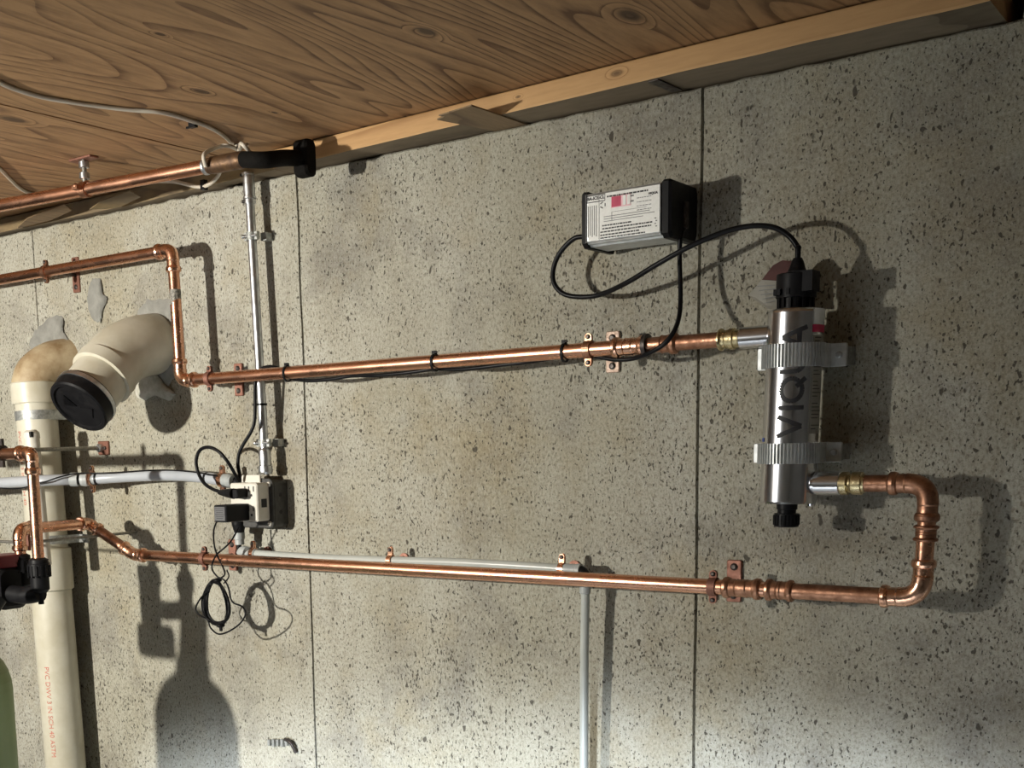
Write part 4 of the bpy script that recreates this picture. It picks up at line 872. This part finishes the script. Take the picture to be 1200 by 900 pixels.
# plug and power brick
q0 = W(285, 574, 0.080); q1 = W(262, 577, 0.125)
t = thing('plug', 'black plug of the power cord in the upper left of the white adapter', 'plug', q0)
b = MB(); m_ = W(277, 577, 0.098); b.rbox((q0.x, -0.094, q0.z - 0.006), (0.024, 0.028, 0.018), 0.004); b.build('body', 'blackp', t)
b = MB(); b.prof(V((q0.x, -0.105, q0.z - 0.006)), W(257, 577, 0.096), [(0, 0.010), (0.4, 0.0085), (1, 0.0045)], 14); b.build('strain_relief', 'blackp', t)
fz1, fz0 = W(250, 592, 0.14).z, W(250, 612, 0.14).z; fx0, fx1 = W(250.5, 600, 0.140).x, W(265.5, 600, 0.140).x
t = thing('power_adapter', 'black plug-in power brick with a grey rating label on the white adapter', 'power adapter', V(((fx0 + fx1) / 2, -0.08, fz0)))
b = MB(); b.rbox(((fx0 + fx1) / 2, -0.110, (fz0 + fz1) / 2), (fx1 - fx0, 0.060, fz1 - fz0), 0.003); b.build('housing', 'blackp', t)
b = MB(); b.box(((fx0 + fx1) / 2 - 0.001, -0.1403, (fz0 + fz1) / 2), ((fx1 - fx0) * 0.8, 0.0005, (fz1 - fz0) * 0.8)); lb = b.build('label', 'rating', t, 'grey rating label')
b = MB()
for k in range(6): b.box(((fx0 + fx1) / 2 - 0.001, -0.1408, fz1 - 0.006 - 0.0036 * k), ((fx1 - fx0) * (0.7 - 0.1 * (k % 3)), 0.0003, 0.0012))
b.build('label_print', 'ink', lb)

# coiled cord
random.seed(11)
start = V((fx0 + 0.003, -0.135, fz0 + 0.004))
lead = [start] + WP((250.5, 622, 0.130), (251, 638, 0.118), (255, 652, 0.110), (261, 664, 0.106), (263, 674, 0.1))
coil = []
cx, cy_ = 253.5, 706.0
for w_ in range(11):
    ax1 = 17.5 + random.uniform(-3, 3.5); ay1 = 25 + random.uniform(-2.5, 2.0); ox = random.uniform(-1.5, 1.5)
    for k in range(12):
        a = -PI / 2 + 2 * PI * k / 12
        wx = ax1 * (0.80 + 0.2 * math.sin(a)) ; coil.append((cx + ox + wx * math.cos(a) + 4.5 * math.sin(a) * 0.5, cy_ + ay1 * math.sin(a), 0.092 + 0.008 * random.random()))
loop1 = [(246, 690, 0.1), (236, 700, 0.102), (229.5, 712, 0.1), (233, 720, 0.1), (243, 726, 0.1), (247, 736, 0.102), (256, 743, 0.102), (268, 740, 0.104), (281, 731, 0.104), (287.5, 720, 0.102), (284, 711, 0.1), (272, 705, 0.096), (268, 690, 0.096), (263, 680, 0.096)]
tail = [(255, 676, 0.1), (249, 668, 0.102), (249, 660, 0.104), (254, 650, 0.106), (263, 642, 0.1), (270, 635, 0.092), (275, 627, 0.08), (280, 618, 0.07)]
pts = lead + WP(*coil) + WP(*loop1) + WP(*tail)
t = thing('cord_bundle', 'thin black cord coiled and tied, hanging in front of the lower copper pipe', 'cable', W(254, 680, 0.1))
MB().sweep(spline(pts, 5), 0.0017, 7).build('cord', 'cable', t)
b = MB()
for (x, y) in ((255, 680), (258.5, 733)): b.ball(W(x, y, 0.097), (0.0085, 0.009, 0.0045), 10, 6)
b.box(W(259, 737, 0.1), (0.005, 0.004, 0.008)); b.build('tie', 'blackp', t)
tag(MB().sweep(spline(WP((266, 668, 0.098), (268, 676, 0.1), (262, 684, 0.1))), 0.0013, 6).build('cord_end', 'cable'), 'short loose end of thin black cord at the top of the coil', 'cable')

# ------------------------------------------------------------------ ceiling pipe, hanger and cables
hpnt = WZ(102, 184, ZC); dP = -hpnt.y
pa = W(100, 222, dP); zP = pa.z
def solve_d(px, py, z):
    lo, hi = 0.0, 0.8
    for _ in range(40):
        m = (lo + hi) / 2
        if W(px, py, m).z > z: lo = m
        else: hi = m
    return (lo + hi) / 2
dE = solve_d(240, 195.5, zP)
P0 = W(100, 222, dP); P1 = W(241, 195.5, dE); P1.z = P0.z; dirp = (P1 - P0).normalized()
PRC = 0.0115
def PX(px):   # point on the pipe axis seen at image column px
    lo, hi = -3.0, 3.0
    def col(s_):
        q = P0 + dirp * s_ - CAM; c = (q.x * AX_X[0] + q.y * AX_Y[0] + q.z * AX_Z[0], q.x * AX_X[2] + q.y * AX_Y[2] + q.z * AX_Z[2]); return PPX + FPX * c[0] / c[1]
    lo, hi = -1.2, 1.5
    for _ in range(40):
        m = (lo + hi) / 2
        if col(m) < px: lo = m
        else: hi = m
    return P0 + dirp * (lo + hi) / 2
t = thing('copper_pipe', 'copper pipe hung under the plywood ceiling at top left with a black covered end', 'pipe', P0)
pipe(t, P0 - dirp * 0.9, PX(243), PRC, label='tarnished copper length')
b = MB(); b.prof(PX(239), PX(244), [(0, PRC * 1.02), (0.3, PRC * 1.2), (0.7, PRC * 1.2), (1, PRC * 1.02)], 20); b.build('solder_ring', 'galv', t, 'pale solder ring')
b = MB(); b.prof(PX(243), PX(287), [(0, PRC * 1.0), (0.05, PRC * 1.15), (0.12, PRC * 1.15), (0.15, PRC * 1.22), (0.9, PRC * 1.22), (0.95, PRC * 1.12), (1, PRC * 1.12)], 26); b.build('coupling', 'burnt', t, 'dark tarnished coupling')
e0 = PX(285); e1 = PX(352); bk = W(357, 186, 0.10); b = MB(); sl = spline([e0, W(310, 187.5, 0.20), W(335, 185, 0.14), bk], 6); b.sweep(sl, [PRC * 1.15] * len(sl), 20); b.build('insulation', 'foam', t, 'black foam sleeve')
e2 = PX(353.5); b = MB(); b.rbox(bk, (0.031, 0.030, 0.060), 0.010, 'X', 5); b.build('insulation_block', 'foam', t, 'black foam block at the end')
# hanger on the ceiling
t = thing('ceiling_hanger', 'pipe hanger screwed to the plywood ceiling, a short rod holding the copper pipe', 'clamp', hpnt)
hx = P0.x; hy = P0.y; tp = V((hx, hy, ZC))
b = MB(); b.rbox(tp + V((0, 0, -0.002)), (0.060, 0.022, 0.004), 0.003, 'Z'); b.build('plate', 'copper_plate', t)
b = MB(); b.cyl(tp, V((hx, hy, zP + PRC)), 0.0045, 12); b.build('rod', 'steel_rod', t)
b = MB(); zz1 = ZC - 0.012; zz2 = zP + PRC + 0.012
for z_ in (zz1, zz2): b.prof(V((hx, hy, z_ + 0.006)), V((hx, hy, z_ - 0.006)), [(0, 0.008), (0.1, 0.0095), (0.9, 0.0095), (1, 0.008)], 6)
b.build('nut', 'galv', t)
b = MB(); b.prof(P0 - dirp * 0.007, P0 + dirp * 0.007, [(0, PRC), (0, PRC + 0.003), (1, PRC + 0.003), (1, PRC)], 24)
for s_ in (-1, 1): b.box(P0 + V((0, s_ * (PRC + 0.007), 0)), (0.014, 0.014, 0.007))
b.ball(P0 + V((0, -PRC - 0.010, 0.003)), 0.005); b.build('clamp_ring', 'copper_dull', t)
zc = ZC - 0.0035
def WZP(*pts): return [WZ(x, y, zc) for x, y in pts]
cable('electrical_cable', 'off-white electrical cable stapled across the plywood ceiling', WZP((-60, 68), (0, 97), (22, 106), (50, 114), (85, 120), (120, 125), (155, 129), (190, 132), (222, 141), (245, 149), (262, 159), (276, 171)) + [PX(290) + V((0, 0.0, 0.022))], 0.0033, 'white_cable')
b = MB(); c = WZ(226, 142, ZC); b.box(c + V((0, 0, -0.005)), (0.014, 0.008, 0.010)); b.box(c + V((-0.010, 0, -0.008)), (0.010, 0.004, 0.003)); tag(b.build('cable_staple', 'blackp'), 'black staple holding the white cable to the ceiling', 'staple')
q = PX(250); cable('electrical_cable', 'off-white cable looping over the dark coupling of the ceiling pipe', [q + V((0, -0.018, -0.006)), q + V((0.0, -0.02, 0.014)), WZ(256, 172, zc - 0.012), WZ(268, 171, zc - 0.010), WZ(280, 175, zc - 0.010), PX(289) + V((0, -0.01, 0.022)), PX(291) + V((0, 0.012, 0.006))], 0.0035, 'white_cable')
cable('electrical_cable', 'off-white cable passing behind the ceiling pipe near the sill', [W(175, 212, 0.06), W(205, 213, 0.06), W(232, 219, 0.06), W(245, 216, 0.065), W(255, 207, 0.075), W(259, 197, 0.09)], 0.0035, 'white_cable')
b = MB(); b.box(W(239, 217, 0.06), (0.010, 0.010, 0.018)); tag(b.build('cable_staple', 'blackp'), 'black clip on the white cable behind the ceiling pipe', 'staple')
cable('electrical_cable', 'short off-white cable at the left edge dropping behind the ceiling pipe', WZP((-20, 182), (0, 198), (12, 210), (24, 221), (38, 227), (60, 229)), 0.0035, 'white_cable')

for o in bpy.data.objects:
    if '_w' in o: del o['_w']
